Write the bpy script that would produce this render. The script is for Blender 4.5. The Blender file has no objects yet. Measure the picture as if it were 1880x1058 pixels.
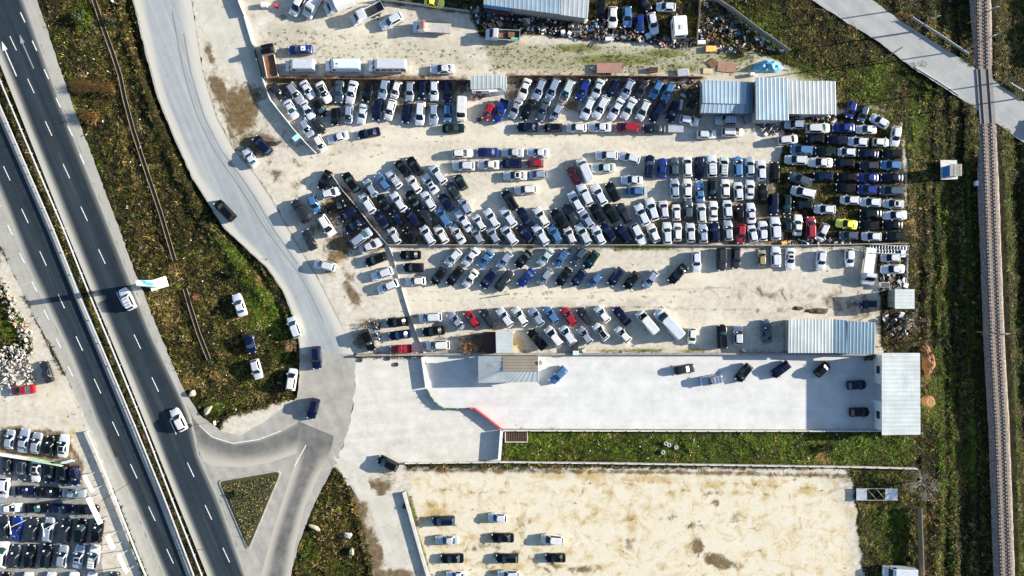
import bpy, bmesh, math, random
import numpy as np
from mathutils import Vector, Matrix, geometry
R = math.radians
# ------------------------------------------------------------------ camera, sky, sun, exposure
S = 0.104            # metres on the ground per photograph pixel
H = 130.0            # flying height of the camera
SUN_EL, SUN_AZ = 17.3, 81.3      # sun low in the east (degrees; azimuth clockwise from north)
scene = bpy.context.scene
C = scene.collection
cam_d = bpy.data.cameras.new("camera")
cam = bpy.data.objects.new("camera", cam_d); C.objects.link(cam)
cam.location = (0, 0, H)
cam_d.sensor_width = 36.0
cam_d.lens = 36.0 * H / (1880 * S)
cam_d.clip_end = 6000
scene.camera = cam
world = bpy.data.worlds.new("World"); scene.world = world
world.use_nodes = True
wn = world.node_tree
sky = wn.nodes.new("ShaderNodeTexSky"); sky.sky_type = 'NISHITA'; sky.sun_disc = False
sky.ozone_density = 2.5; sky.sun_elevation = R(SUN_EL); sky.sun_rotation = R(SUN_AZ)
bg = wn.nodes["Background"]; bg.inputs[1].default_value = 0.082
wn.links.new(sky.outputs[0], bg.inputs[0])
sun_d = bpy.data.lights.new("sun", 'SUN'); sun_d.energy = 5.0; sun_d.angle = R(0.5); sun_d.color = (1.0, 0.93, 0.82)
sun = bpy.data.objects.new("sun", sun_d); C.objects.link(sun)
sdir = Vector((math.sin(R(SUN_AZ)) * math.cos(R(SUN_EL)), math.cos(R(SUN_AZ)) * math.cos(R(SUN_EL)), math.sin(R(SUN_EL))))
sun.rotation_euler = (-sdir).to_track_quat('-Z', 'Y').to_euler(); sun.location = sdir * 200
vs = scene.view_settings
vs.view_transform = 'Standard'; vs.look = 'None'; vs.gamma = 1.0; vs.use_curve_mapping = False
vs.exposure = 1.6

# ------------------------------------------------------------------ helpers
rnd = random.Random(7)
def P(u, v, z=0.0):
    """survey point: photograph pixel of a point at height z -> metres"""
    k = S * (1 - z / H)
    return Vector(((u - 940) * k, (528.7 - v) * k, z))
def link(o, parent=None):
    C.objects.link(o)
    if parent is not None: o.parent = parent
    return o
def tag(o, label, cat, group=None, kind=None):
    if label: o["label"] = label
    if cat: o["category"] = cat
    if group: o["group"] = group
    if kind: o["kind"] = kind
    return o
def empty(name, loc, rz=0.0):
    o = bpy.data.objects.new(name, None); o.empty_display_size = 0.3
    o.location = loc; o.rotation_euler = (0, 0, rz)
    return link(o)
class MB:
    def __init__(s): s.v = []; s.f = []; s.m = []
    def face(s, pts, m=0):
        b = len(s.v); s.v += [tuple(p) for p in pts]; s.f.append(tuple(range(b, b + len(pts)))); s.m.append(m)
    def add(s, vs_, fs, m=0):
        b = len(s.v); s.v += [tuple(p) for p in vs_]
        for f in fs: s.f.append(tuple(b + i for i in f)); s.m.append(m)
    def box(s, c, d, rz=0.0, m=0, tilt=None):
        hx, hy, hz = d[0] / 2, d[1] / 2, d[2] / 2
        vv = [Vector((x, y, z)) for z in (-hz, hz) for y in (-hy, hy) for x in (-hx, hx)]
        M = Matrix.Rotation(rz, 3, 'Z')
        if tilt: M = M @ Matrix.Rotation(tilt[0], 3, 'X') @ Matrix.Rotation(tilt[1], 3, 'Y')
        c = Vector(c)
        s.add([c + M @ p for p in vv], [(0, 2, 3, 1), (4, 5, 7, 6), (0, 1, 5, 4), (2, 6, 7, 3), (0, 4, 6, 2), (1, 3, 7, 5)], m)
    def bar(s, p, q, r, r2=None, n=6, m=0):
        p, q = Vector(p), Vector(q); r2 = r if r2 is None else r2
        d = (q - p).normalized(); a = d.orthogonal().normalized(); b = d.cross(a)
        vv = []
        for c, rr in ((p, r), (q, r2)):
            for i in range(n):
                t = 2 * math.pi * i / n; vv.append(c + a * math.cos(t) * rr + b * math.sin(t) * rr)
        fs = [(i, (i + 1) % n, n + (i + 1) % n, n + i) for i in range(n)]
        fs += [tuple(range(n - 1, -1, -1)), tuple(range(n, 2 * n))]
        s.add(vv, fs, m)
    def prism(s, pts, z0, z1, m=0, mt=None):
        n = len(pts); a = sum(pts[i][0] * pts[(i + 1) % n][1] - pts[(i + 1) % n][0] * pts[i][1] for i in range(n))
        if a < 0: pts = pts[::-1]
        vv = [(p[0], p[1], z0) for p in pts] + [(p[0], p[1], z1) for p in pts]
        s.add(vv, [(i, (i + 1) % n, n + (i + 1) % n, n + i) for i in range(n)] + [tuple(range(n - 1, -1, -1))], m)
        s.add([(p[0], p[1], z1) for p in pts], [tuple(range(n))], m if mt is None else mt)
    def ring(s, c, R0, r, n=14, k=6, m=0, tilt=None):
        vv = []; M = Matrix.Identity(3)
        if tilt: M = Matrix.Rotation(tilt[0], 3, 'X') @ Matrix.Rotation(tilt[1], 3, 'Y')
        for i in range(n):
            a = 2 * math.pi * i / n
            for j in range(k):
                b = 2 * math.pi * j / k
                vv.append(Vector(c) + M @ Vector(((R0 + r * math.cos(b)) * math.cos(a), (R0 + r * math.cos(b)) * math.sin(a), r * math.sin(b))))
        s.add(vv, [(i * k + j, ((i + 1) % n) * k + j, ((i + 1) % n) * k + (j + 1) % k, i * k + (j + 1) % k) for i in range(n) for j in range(k)], m)
    def mesh(s, name, mats, smooth=False):
        me = bpy.data.meshes.new(name); me.from_pydata(s.v, [], s.f)
        for m in (mats if isinstance(mats, (list, tuple)) else [mats]): me.materials.append(m)
        me.polygons.foreach_set("material_index", s.m)
        if smooth: me.polygons.foreach_set("use_smooth", [True] * len(s.f))
        me.update(); return me
    def build(s, name, mats, parent=None, loc=None, smooth=False):
        o = bpy.data.objects.new(name, s.mesh(name, mats, smooth))
        if loc is not None: o.location = loc
        return link(o, parent)

# ------------------------------------------------------------------ materials
def nodes(name):
    m = bpy.data.materials.new(name); m.use_nodes = True
    nt = m.node_tree; return m, nt, nt.nodes["Principled BSDF"]
def N(nt, typ, **kw):
    n = nt.nodes.new(typ)
    for k, v in kw.items(): setattr(n, k, v)
    return n
def setin(n, **kw):
    for k, v in kw.items(): n.inputs[k.replace('_', ' ')].default_value = v
def noise(nt, vec, scale, detail=4, rough=0.6, dist=0.0):
    n = N(nt, "ShaderNodeTexNoise"); setin(n, Scale=scale, Detail=detail, Roughness=rough, Distortion=dist)
    nt.links.new(vec, n.inputs["Vector"]); return n.outputs["Fac"]
def ramp(nt, fac, stops):
    n = N(nt, "ShaderNodeValToRGB"); e = n.color_ramp.elements
    while len(e) < len(stops): e.new(0.5)
    for i, (p, c) in enumerate(stops):
        e[i].position = p; e[i].color = (*c, 1) if len(c) == 3 else c
    nt.links.new(fac, n.inputs[0]); return n.outputs[0]
def mix(nt, fac, a, b, blend='MIX'):
    n = N(nt, "ShaderNodeMix", data_type='RGBA', blend_type=blend)
    for sock, val in ((n.inputs[0], fac), (n.inputs[6], a), (n.inputs[7], b)):
        if isinstance(val, (int, float)): sock.default_value = val
        elif isinstance(val, tuple): sock.default_value = (*val, 1)
        else: nt.links.new(val, sock)
    return n.outputs[2]
def math_(nt, op, a, b=None, c=None):
    n = N(nt, "ShaderNodeMath", operation=op)
    for i, val in enumerate((a, b, c)):
        if val is None: continue
        if isinstance(val, (int, float)): n.inputs[i].default_value = val
        else: nt.links.new(val, n.inputs[i])
    return n.outputs[0]
def sstep(nt, val, lo, hi):
    n = N(nt, "ShaderNodeMapRange", interpolation_type='SMOOTHSTEP')
    nt.links.new(val, n.inputs[0]); n.inputs[1].default_value = lo; n.inputs[2].default_value = hi
    return n.outputs[0]
def bump(nt, h, bsdf, strength=0.5, dist=0.1):
    n = N(nt, "ShaderNodeBump"); setin(n, Strength=strength, Distance=dist)
    nt.links.new(h, n.inputs["Height"]); nt.links.new(n.outputs[0], bsdf.inputs["Normal"])
def geo_pos(nt): return N(nt, "ShaderNodeNewGeometry").outputs["Position"]
def simple(name, col, rough=0.6, metal=0.0, var=0.25, scale=2.0, coat=0.0, emit=0):
    """plain surface with wear: colour varied by two octaves of object-space noise"""
    m, nt, b = nodes(name); tc = N(nt, "ShaderNodeTexCoord")
    oi = N(nt, "ShaderNodeObjectInfo"); ad = N(nt, "ShaderNodeVectorMath", operation='ADD')
    nt.links.new(tc.outputs["Object"], ad.inputs[0]); sc = N(nt, "ShaderNodeVectorMath", operation='SCALE'); sc.inputs[3].default_value = 0.37
    nt.links.new(oi.outputs["Location"], sc.inputs[0]); nt.links.new(sc.outputs[0], ad.inputs[1])
    f = noise(nt, ad.outputs[0], scale, 5, 0.65)
    lo = tuple(c * (1 - var) for c in col); hi = tuple(min(1, c * (1 + var)) for c in col)
    nt.links.new(ramp(nt, f, [(0.3, lo), (0.7, hi)]), b.inputs["Base Color"])
    setin(b, Roughness=rough, Metallic=metal); b.inputs["Coat Weight"].default_value = coat; b.inputs["Coat Roughness"].default_value = 0.06
    return m
def paint(name, col, metal=0.0, rough=0.35, coat=.9):
    return simple(name, col, rough, metal, 0.10, 1.3, coat)
PAINT = {'W2': paint("cream_white_paint", (.54, .53, .50), .05, .35), 'W3': paint("dirty_white_paint", (.42, .43, .44), .15, .45, .4), 'S2': paint("dull_silver_paint", (.30, .33, .37), .5, .4, .5), 'K2': paint("charcoal_paint", (.018, .020, .024), .2, .35, .2), 'W': paint("white_paint", (.56, .58, .61), .25, .3), 'S': paint("silver_paint", (.40, .46, .54), .6, .3), 'G': paint("grey_paint", (.07, .095, .12), .5, .3, .6),
         'K': paint("black_paint", (.003, .0035, .004), 0, .3, 0.0), 'N': paint("navy_paint", (.003, .006, .030), .1, .3, .1), 'B': paint("blue_paint", (.005, .022, .17), .2, .3, .5),
         'L': paint("steel_blue_paint", (.085, .20, .38), .5, .3), 'R': paint("red_paint", (.26, .006, .014), .1, .3), 'T': paint("dark_green_paint", (.004, .014, .014), .1, .3, .1),
         'Y': paint("yellow_paint", (.80, .72, .05)), 'P': paint("pale_green_paint", (.46, .53, .50), .3, .3), 'O': paint("olive_paint", (.26, .22, .11), .2, .35)}
for _k in 'KNT': PAINT[_k].node_tree.nodes['Principled BSDF'].inputs['Specular IOR Level'].default_value = .25
GLASS = simple("dark_glass", (.004, .007, .011), 0.06, 0.0, .3, 1.0, 0.0)
GLASS_T = simple("greenish_glass", (.02, .055, .062), 0.08, 0.2, .3, 1.0, 0.0)
RUBBER = simple("tyre_rubber", (.015, .015, .016), 0.8)
RIM = simple("rim_metal", (.45, .46, .48), 0.35, 0.8)
LAMP = simple("headlamp_glass", (.75, .78, .8), 0.08, 0.3, .05, 1, .6)
TAIL = simple("tail_lamp_red", (.3, .01, .01), 0.15, 0, .1, 1, .5)
CARD = simple("white_card", (.66, .66, .64), 0.6, 0, .04)
DARKTRIM = simple("dark_trim", (.02, .02, .022), 0.5)
CHROME = simple("chrome", (.6, .62, .65), 0.15, 1.0, .05)
CONC = simple("concrete", (.46, .44, .40), 0.85, 0, .22, 1.2)
CONC_D = simple("grey_concrete", (.22, .21, .19), 0.9, 0, .3, 1.5)
WHITE = simple("white_render", (.60, .595, .57), 0.7, 0, .12, 1.0)
STEEL = simple("galvanised_steel", (.50, .53, .56), 0.4, 0.6, .12)
WOOD = simple("weathered_wood", (.22, .16, .11), 0.8, 0, .35, 3)
RUST = simple("rusty_steel", (.17, .075, .035), 0.8, 0.1, .4, 2.5)
BROWN = simple("brown_plywood", (.26, .14, .11), 0.7, 0, .15, 1)
REDP = simple("red_gate_paint", (.55, .05, .06), 0.5)
BRICK = simple("maroon_boards", (.05, .012, .014), 0.8, 0, .3, 3)
TARP = simple("blue_tarpaulin", (.10, .38, .55), 0.45, 0, .55, 1.8)
STRAW = simple("straw", (.30, .16, .055), 0.95, 0, .4, 5)
BLUEP = simple("blue_panel", (.03, .17, .42), 0.45, 0, .15)
TEALP = simple("teal_print", (.02, .32, .42), 0.45, 0, .1)
def roofmat(name, col, metal, rough=.38):
    m, nt, b = nodes(name); pos = geo_pos(nt)
    f = noise(nt, pos, .25, 4, .6); mp = N(nt, "ShaderNodeMapping"); mp.inputs["Scale"].default_value = (1.6, .22, 1); nt.links.new(pos, mp.inputs[0]); g = noise(nt, mp.outputs[0], 1.3, 6, .7)
    c = ramp(nt, f, [(.3, tuple(x * .72 for x in col)), (.7, col)])
    c = mix(nt, math_(nt, 'MULTIPLY', sstep(nt, g, .50, .72), .55), c, tuple(x * .55 + y for x, y in zip(col, (.04, .03, .015))))
    sn = N(nt, "ShaderNodeVectorMath", operation='SNAP'); sn.inputs[1].default_value = (1.05, 3.2, 50); nt.links.new(pos, sn.inputs[0]); wn_ = N(nt, "ShaderNodeTexWhiteNoise"); nt.links.new(sn.outputs[0], wn_.inputs["Vector"])
    c = mix(nt, math_(nt, 'MULTIPLY', wn_.outputs["Value"], .28), c, tuple(x * .55 for x in col))
    nt.links.new(c, b.inputs["Base Color"]); setin(b, Roughness=rough, Metallic=metal); return m
ROOF_W = roofmat("white_sheet_roof", (.43, .47, .47), .08)
ROOF_B = roofmat("pale_blue_sheet_roof", (.34, .45, .52), .25)
ROOF_D = roofmat("blue_sheet_roof", (.14, .23, .30), .3)
ROOF_T = roofmat("worn_plank_roof", (.22, .19, .15), 0, .8)

# ------------------------------------------------------------------ ground: one sheet with surveyed patches of dirt, mud, weeds and straw, plus shade painted between car rows
GU0, GU1, GV0, GV1, GST = -60.0, 1940.0, -60.0, 1120.0, 4.0
gu = np.arange(GU0, GU1 + 1, GST); gv = np.arange(GV0, GV1 + 1, GST)
UU, VV = np.meshgrid(gu, gv)
def inside(poly, X, Y):
    r = np.zeros(X.shape, bool); n = len(poly)
    for i in range(n):
        x0, y0 = poly[i]; x1, y1 = poly[(i + 1) % n]
        if y0 == y1: continue
        r ^= ((Y < y0) != (Y < y1)) & (X < (x1 - x0) * (Y - y0) / (y1 - y0) + x0)
    return r
def blur(a, n):
    for _ in range(n):
        p = np.pad(a, 1, mode='edge')
        a = (p[:-2, 1:-1] + p[2:, 1:-1] + p[1:-1, :-2] + p[1:-1, 2:] + 2 * p[1:-1, 1:-1]) / 6
    return a
def area(polys, n=3):
    a = np.zeros(UU.shape)
    for p in polys: a[inside(p, UU, VV)] = 1
    return blur(a, n)
def blobs(lst):
    a = np.zeros(UU.shape)
    for b in lst:
        u, v, ru, rv = b[:4]; s = b[4] if len(b) > 4 else 1; t = R(b[5]) if len(b) > 5 else 0
        du, dv = UU - u, VV - v; x = du * math.cos(t) + dv * math.sin(t); y = -du * math.sin(t) + dv * math.cos(t)
        a = np.maximum(a, s * np.exp(-((x / ru) ** 2 + (y / rv) ** 2)))
    return a
def seg(lst):
    a = np.zeros(UU.shape)
    for pts, w, s in lst:
        for (x0, y0), (x1, y1) in zip(pts, pts[1:]):
            L2 = (x1 - x0) ** 2 + (y1 - y0) ** 2
            t = np.clip(((UU - x0) * (x1 - x0) + (VV - y0) * (y1 - y0)) / L2, 0, 1)
            a = np.maximum(a, s * np.exp(-((UU - x0 - t * (x1 - x0)) ** 2 + (VV - y0 - t * (y1 - y0)) ** 2) / w ** 2))
    return a
ROAD_R = [(340, -80), (352, 0), (372, 130), (398, 215), (430, 275), (470, 320), (500, 365), (530, 420), (560, 470), (590, 520), (620, 580), (650, 650)]
DIRT = [
    ROAD_R + [(1620, 656), (1622, 560), (1668, 530), (1666, 300), (1655, 215), (1600, 190), (1540, 200), (1530, 150), (1440, 118), (1395, 96), (1312, -10), (1300, -80)],
    [(-60, 705), (52, 650), (79, 620), (131, 710), (165, 780), (200, 870), (240, 1000), (262, 1058), (275, 1130), (-60, 1130)],
    [(742, 856), (1560, 860), (1572, 930), (1580, 1010), (1600, 1130), (790, 1130), (742, 905)],
    [(600, 850), (745, 850), (745, 905), (800, 1130), (700, 1130), (670, 985), (640, 880)],
    [(0, 452), (66, 590), (90, 640), (60, 640), (34, 585), (0, 520)],
    [(400, 792), (420, 765), (470, 752), (525, 735), (546, 735), (480, 800), (440, 812)]]
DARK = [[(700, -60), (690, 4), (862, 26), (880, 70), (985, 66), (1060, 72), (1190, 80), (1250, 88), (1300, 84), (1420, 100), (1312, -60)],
        [(1425, 205), (1530, 210), (1600, 195), (1655, 215), (1668, 450), (1440, 452), (1420, 330), (1440, 250)],  # right corner: olive dirt, darkened also for the shade between close cars
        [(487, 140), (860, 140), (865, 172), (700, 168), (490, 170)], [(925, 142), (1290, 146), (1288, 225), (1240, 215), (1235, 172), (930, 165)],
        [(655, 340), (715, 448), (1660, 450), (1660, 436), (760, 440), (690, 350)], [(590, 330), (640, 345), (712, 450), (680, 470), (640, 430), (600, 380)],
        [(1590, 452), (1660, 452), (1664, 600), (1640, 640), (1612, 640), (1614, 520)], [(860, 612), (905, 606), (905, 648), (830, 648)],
        [(0, 780), (120, 790), (155, 850), (150, 890), (0, 880)], [(690, 380), (760, 360), (860, 420), (1000, 410), (1220, 420), (1400, 400), (1420, 446), (720, 446)], [(1180, 380), (1420, 330), (1440, 446), (1200, 446)], [(500, 170), (850, 150), (850, 205), (560, 215)], [(930, 150), (1280, 160), (1280, 215), (930, 205)]]  # closing outlines: shade between car rows painted over oily dark soil
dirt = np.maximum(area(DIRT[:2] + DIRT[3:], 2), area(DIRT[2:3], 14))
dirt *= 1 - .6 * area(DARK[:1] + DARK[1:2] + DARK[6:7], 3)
stain_shade = np.maximum(np.maximum(.75 * area(DARK[:-4], 3), .72 * area(DARK[-4:-2], 4)), .5 * area(DARK[-2:], 4))  # mud, oil and scrap stains, with shade between car rows painted in
stain_shade = np.maximum(stain_shade, blobs([(385, 100, 8, 30, .8, -20), (402, 165, 16, 40, 1.0, -20), (440, 205, 36, 56, 1.0, -20), (470, 262, 44, 30, 1.0), (455, 170, 30, 22, .9), (425, 240, 12, 36, .6, -20), (395, 180, 10, 60, .5, -20),
    (510, 325, 14, 18, .75), (548, 300, 26, 10, .6, 35), (535, 262, 40, 14, .45), (600, 400, 30, 40, .7), (625, 450, 30, 40, .9, 30), (610, 470, 14, 34, .8), (650, 545, 12, 36, .9, -30), (640, 505, 12, 26, .6, -30),
    (660, 620, 16, 24, .8), (672, 600, 20, 8, .5), (555, 340, 30, 20, .35), (630, 890, 18, 40, 1.0, -25), (652, 945, 22, 70, 1.2, -18), (680, 1010, 20, 60, 1.2, -18), (740, 990, 10, 34, 1.1, -15), (720, 1052, 50, 10, 1.0), (640, 885, 18, 30, 1.1), (690, 890, 30, 14, .9), (700, 905, 10, 20, .8), (620, 905, 14, 50, .9, 5), (745, 985, 7, 14, .8), (710, 870, 22, 14, .5),
    (700, 1050, 40, 12, .6), (1320, 1030, 36, 12, 1.0, 15), (1282, 1003, 12, 16, 1.0), (1346, 950, 10, 14, .7), (1316, 925, 8, 8, .7), (1270, 965, 26, 6, .6), (1230, 950, 20, 6, .5), (1160, 955, 10, 14, .5), (1070, 1045, 30, 8, .7), (1010, 1035, 14, 8, .7), (910, 1020, 8, 8, .7), (1310, 905, 30, 8, .5), (1155, 1000, 10, 18, .6), (960, 960, 12, 20, .4), (870, 1008, 8, 8, .6), (1300, 545, 60, 8, .25), (1540, 552, 70, 26, .5), (1380, 540, 110, 16, .38), (1590, 575, 40, 22, .5),
    (1475, 565, 50, 12, .45), (900, 1040, 30, 14, .35), (1010, 1045, 30, 16, .35), (800, 945, 24, 16, .4), (860, 480, 40, 5, .2), (520, 30, 20, 12, .4), (565, 60, 60, 14, .25), (960, 60, 50, 12, .4)]))
stain_shade = np.maximum(stain_shade, seg([([(650, 590), (800, 577), (950, 566), (1100, 562), (1240, 566), (1440, 570), (1570, 562)], 3.5, .40), ([(760, 535), (900, 540), (1100, 536), (1240, 532), (1340, 527)], 3.0, .38),
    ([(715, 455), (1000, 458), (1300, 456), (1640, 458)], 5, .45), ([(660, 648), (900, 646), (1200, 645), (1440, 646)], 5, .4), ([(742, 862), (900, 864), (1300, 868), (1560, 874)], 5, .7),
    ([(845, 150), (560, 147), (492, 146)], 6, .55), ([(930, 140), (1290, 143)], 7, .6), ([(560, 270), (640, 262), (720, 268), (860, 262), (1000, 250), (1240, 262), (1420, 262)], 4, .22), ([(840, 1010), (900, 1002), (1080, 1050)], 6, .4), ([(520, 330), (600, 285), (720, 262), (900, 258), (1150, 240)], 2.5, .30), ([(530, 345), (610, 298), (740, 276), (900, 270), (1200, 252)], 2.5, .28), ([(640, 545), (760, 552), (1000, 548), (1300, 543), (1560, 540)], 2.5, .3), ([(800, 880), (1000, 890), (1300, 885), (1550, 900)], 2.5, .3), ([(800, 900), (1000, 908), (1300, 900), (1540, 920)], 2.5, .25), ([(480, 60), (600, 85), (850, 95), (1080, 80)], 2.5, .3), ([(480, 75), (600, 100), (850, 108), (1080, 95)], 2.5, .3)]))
green = np.maximum(blobs([(150, 32, 22, 26, 1), (120, 120, 10, 80, .5, -22), (150, 240, 10, 100, .5, -22), (430, 480, 22, 60, .9, -30), (480, 560, 40, 60, .95, -25), (520, 640, 20, 40, .6), (455, 520, 14, 60, .8, -30), (460, 700, 30, 40, .4),
    (1400, 60, 60, 40, .9, 35), (1480, 130, 70, 30, .6, 35), (1610, 150, 50, 60, .8, 20), (1690, 220, 30, 90, .8), (1640, 140, 40, 30, .6), (1730, 700, 10, 130, .9), (1745, 500, 8, 200, .7), (1720, 560, 6, 160, .6), (1780, 850, 12, 60, .9),
    (1790, 620, 8, 80, .5), (1700, 760, 22, 40, .6), (1130, 110, 110, 14, .8), (1060, 88, 70, 10, .7), (1220, 98, 50, 10, .8), (1040, 118, 30, 8, .5), (900, 110, 70, 20, .25), (1250, 125, 60, 12, .6), (1350, 105, 60, 16, .6), (1560, 250, 30, 10, .4),
    (1110, 822, 180, 20, .9), (1380, 818, 160, 22, 1), (1580, 812, 100, 26, 1), (1600, 880, 60, 20, .5), (1630, 960, 50, 40, .9), (1640, 1010, 40, 40, .7), (455, 915, 40, 34, .9), (565, 1000, 20, 60, .5), (620, 1040, 40, 30, .5), (20, 600, 30, 30, .9),
    (300, 690, 20, 40, .5), (400, 745, 40, 16, .8), (1840, 420, 8, 200, .5), (1500, 420, 40, 20, .5), (1460, 420, 10, 30, .5), (1160, 455, 60, 4, .8), (1210, 455, 40, 5, .7), (1180, 643, 50, 4, .7), (1120, 644, 40, 3, .6), (1270, 645, 40, 4, .6), (1480, 448, 60, 5, .5),
    (755, 935, 7, 40, .9, -18), (775, 1010, 5, 60, .7, -18), (1430, 330, 20, 40, .3), (820, 100, 60, 8, .35), (720, 40, 20, 12, .5), (900, 90, 60, 10, .4), (690, 20, 12, 10, .6)]), 0)
green = np.maximum(green, .40 * area([[(880, 74), (1300, 84), (1390, 100), (1390, 140), (1090, 138), (900, 134)]], 5))
green = np.maximum(green, .27 * area([[(600, 50), (880, 80), (880, 136), (500, 120), (480, 30)]], 6))
green = np.maximum(green, seg([([(1712, 440), (1716, 620)], 3, 1), ([(1724, 300), (1726, 620)], 3, 1), ([(1735, 240), (1737, 620)], 3, .9), ([(1746, 420), (1748, 600)], 3, .8), ([(1704, 660), (1718, 780)], 5, 1), ([(1726, 640), (1731, 1060)], 4, 1), ([(1750, 640), (1750, 1060)], 4, .9), ([(1786, 760), (1790, 900)], 6, 1), ([(1776, 240), (1782, 700)], 5, .7), ([(1850, 240), (1858, 600), (1866, 1060)], 5, .8)]))
green = np.maximum(green, .78 * area([[(928, 792), (1615, 792), (1680, 800), (1680, 856), (1300, 852), (922, 843)]], 3))
TANLOT = .40 * area([[(745, 858), (1570, 862), (1580, 1010), (1600, 1130), (795, 1130), (745, 905)]], 6)
tan = np.maximum(blobs([(178, 162, 40, 6, .9, 8), (168, 215, 26, 8, .9, 15), (200, 90, 14, 90, .4, -20), (215, 120, 5, 110, .8, -18), (232, 60, 5, 80, .5, -18), (320, 500, 20, 60, .5, -18), (300, 570, 26, 50, .8, -25), (345, 700, 40, 20, .7),
    (290, 430, 30, 80, .35, -22), (240, 300, 30, 90, .45, -22), (505, 545, 8, 50, .9, -25), (470, 505, 6, 40, .7, -25), (395, 690, 30, 30, .5), (1700, 640, 16, 60, .7), (1700, 690, 10, 30, .9), (1740, 160, 30, 40, .3), (1650, 500, 10, 80, .5), (1760, 400, 26, 60, .5),
    (1680, 400, 12, 120, .5), (1280, 480, 30, 10, .3), (940, 632, 24, 22, 1.0), (870, 640, 30, 16, .9), (1010, 632, 40, 14, .5), (1090, 640, 60, 8, .5), (1270, 640, 30, 8, .5), (1340, 85, 30, 12, .7), (1395, 80, 16, 12, .6), (1590, 930, 40, 8, .6), (1510, 840, 24, 16, .9),
    (1120, 800, 30, 8, .6), (970, 797, 20, 6, .5), (600, 980, 30, 60, .4), (590, 870, 12, 20, .5), (1080, 872, 50, 14, .9), (1095, 885, 14, 18, .9), (1200, 880, 90, 12, .8), (1300, 890, 80, 14, .7), (1400, 890, 90, 20, .6), (1160, 965, 18, 40, .9), (1145, 930, 30, 12, .6),
    (960, 955, 14, 30, .7), (890, 985, 70, 14, .75), (800, 940, 40, 28, .85), (830, 1000, 60, 12, .7), (930, 1040, 90, 18, .7), (1020, 875, 60, 10, .8), (1350, 905, 60, 10, .7), (1230, 905, 30, 8, .6), (1120, 905, 12, 26, .8), (1190, 930, 40, 12, .7), (1080, 950, 14, 8, .7), (1260, 1020, 40, 10, .6), (1480, 900, 40, 16, .7), (1050, 990, 20, 6, .6), (1100, 1040, 30, 10, .6), (1180, 1045, 40, 10, .5), (1400, 950, 20, 12, .6), (770, 890, 10, 30, .6), (1440, 1010, 40, 40, .3), (1540, 1000, 36, 50, .3), (1260, 1000, 40, 20, .5), (975, 875, 12, 5, .6), (650, 430, 14, 30, .5), (606, 365, 30, 6, .9, -5), (560, 470, 16, 40, .25),
    (110, 720, 40, 30, .3), (130, 800, 16, 60, .6, -15), (470, 90, 14, 60, .25), (560, 90, 60, 20, .15), (800, 140, 120, 6, .5), (1060, 130, 80, 8, .3), (1670, 1010, 10, 40, .4), (1730, 900, 20, 80, .4), (20, 560, 20, 30, .4), (690, 860, 30, 8, .5), (545, 318, 10, 14, .4), (440, 215, 34, 50, .8, -20), (405, 165, 12, 30, .6), (620, 470, 26, 30, .7, 30), (655, 950, 12, 60, .5, -18), (385, 100, 8, 30, .5)]), 0)

tan = np.maximum(tan, TANLOT)
PALE = np.maximum(.5 * area([[(750, 862), (1500, 866), (1560, 960), (1560, 1130), (800, 1130), (748, 905)]], 8), .45 * blobs([(905, 385, 60, 40), (700, 300, 120, 30), (980, 330, 60, 40), (1290, 500, 60, 30), (1110, 320, 30, 60), (1180, 290, 120, 14), (560, 330, 40, 50), (780, 250, 160, 18), (1010, 255, 200, 16), (650, 60, 60, 30), (1050, 540, 300, 14), (780, 545, 60, 30), (1200, 600, 60, 30), (1330, 600, 60, 20), (700, 500, 30, 40), (110, 730, 50, 30)]))
dirt = np.where(dirt > .5, dirt + PALE * np.clip((dirt - .5) * 2, 0, 1), dirt)
for _a in (dirt, stain_shade, green, tan): _a[:3] = 0; _a[-3:] = 0; _a[:, :3] = 0; _a[:, -3:] = 0
def vnoise(pu, pv, seed):
    """smooth value noise over the survey grid with periods pu, pv (photo pixels)"""
    r = np.random.RandomState(seed); a = r.rand(int((GV1 - GV0) / pv) + 3, int((GU1 - GU0) / pu) + 3)
    x = (UU - GU0) / pu; y = (VV - GV0) / pv; i = x.astype(int); j = y.astype(int); fx = x - i; fy = y - j; fx = fx * fx * (3 - 2 * fx); fy = fy * fy * (3 - 2 * fy)
    return (a[j, i] * (1 - fx) + a[j, i + 1] * fx) * (1 - fy) + (a[j + 1, i] * (1 - fx) + a[j + 1, i + 1] * fx) * fy
NZ1 = vnoise(60, 60, 1); NZ2 = vnoise(16, 16, 2); NZ3 = vnoise(9, 110, 3)
RAIL_C = [(1803, -100), (1803, 0), (1806, 128), (1814, 240), (1821.5, 440), (1829, 640), (1837, 780), (1847, 1058), (1850, 1130)]
def rail_u(v):
    for (u0, v0), (u1, v1) in zip(RAIL_C, RAIL_C[1:]):
        if v <= v1: return u0 + (u1 - u0) * (v - v0) / (v1 - v0)
    return RAIL_C[-1][0]
# real relief: the roadside ditch and bank of the verge, the ruts of the field by the railway
DITCH = seg([([(226, -60), (232, 20), (250, 80), (272, 140), (296, 205), (324, 270), (356, 335), (392, 398), (432, 446), (468, 492), (498, 535), (516, 585)], 7, .75)])
BANK = seg([([(212, -60), (216, 0), (236, 80), (256, 140), (280, 205), (306, 272), (340, 345), (374, 408), (414, 458), (450, 503), (484, 550)], 9, .45)])
RUTS = seg([([(1740, 640), (1740, 780), (1741, 1120)], 5, .35), ([(1713, 520), (1718, 600), (1724, 680), (1722, 760)], 4, .3), ([(1742, 440), (1744, 540), (1752, 640)], 4, .3), ([(1706, 180), (1712, 300), (1716, 420), (1718, 520)], 5, .3), ([(1690, 240), (1696, 330), (1700, 440)], 4, .25), ([(1860, 260), (1866, 440), (1880, 700)], 8, .3)])
NZ4 = vnoise(11, 11, 4); NZ5 = vnoise(26, 26, 5)
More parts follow.
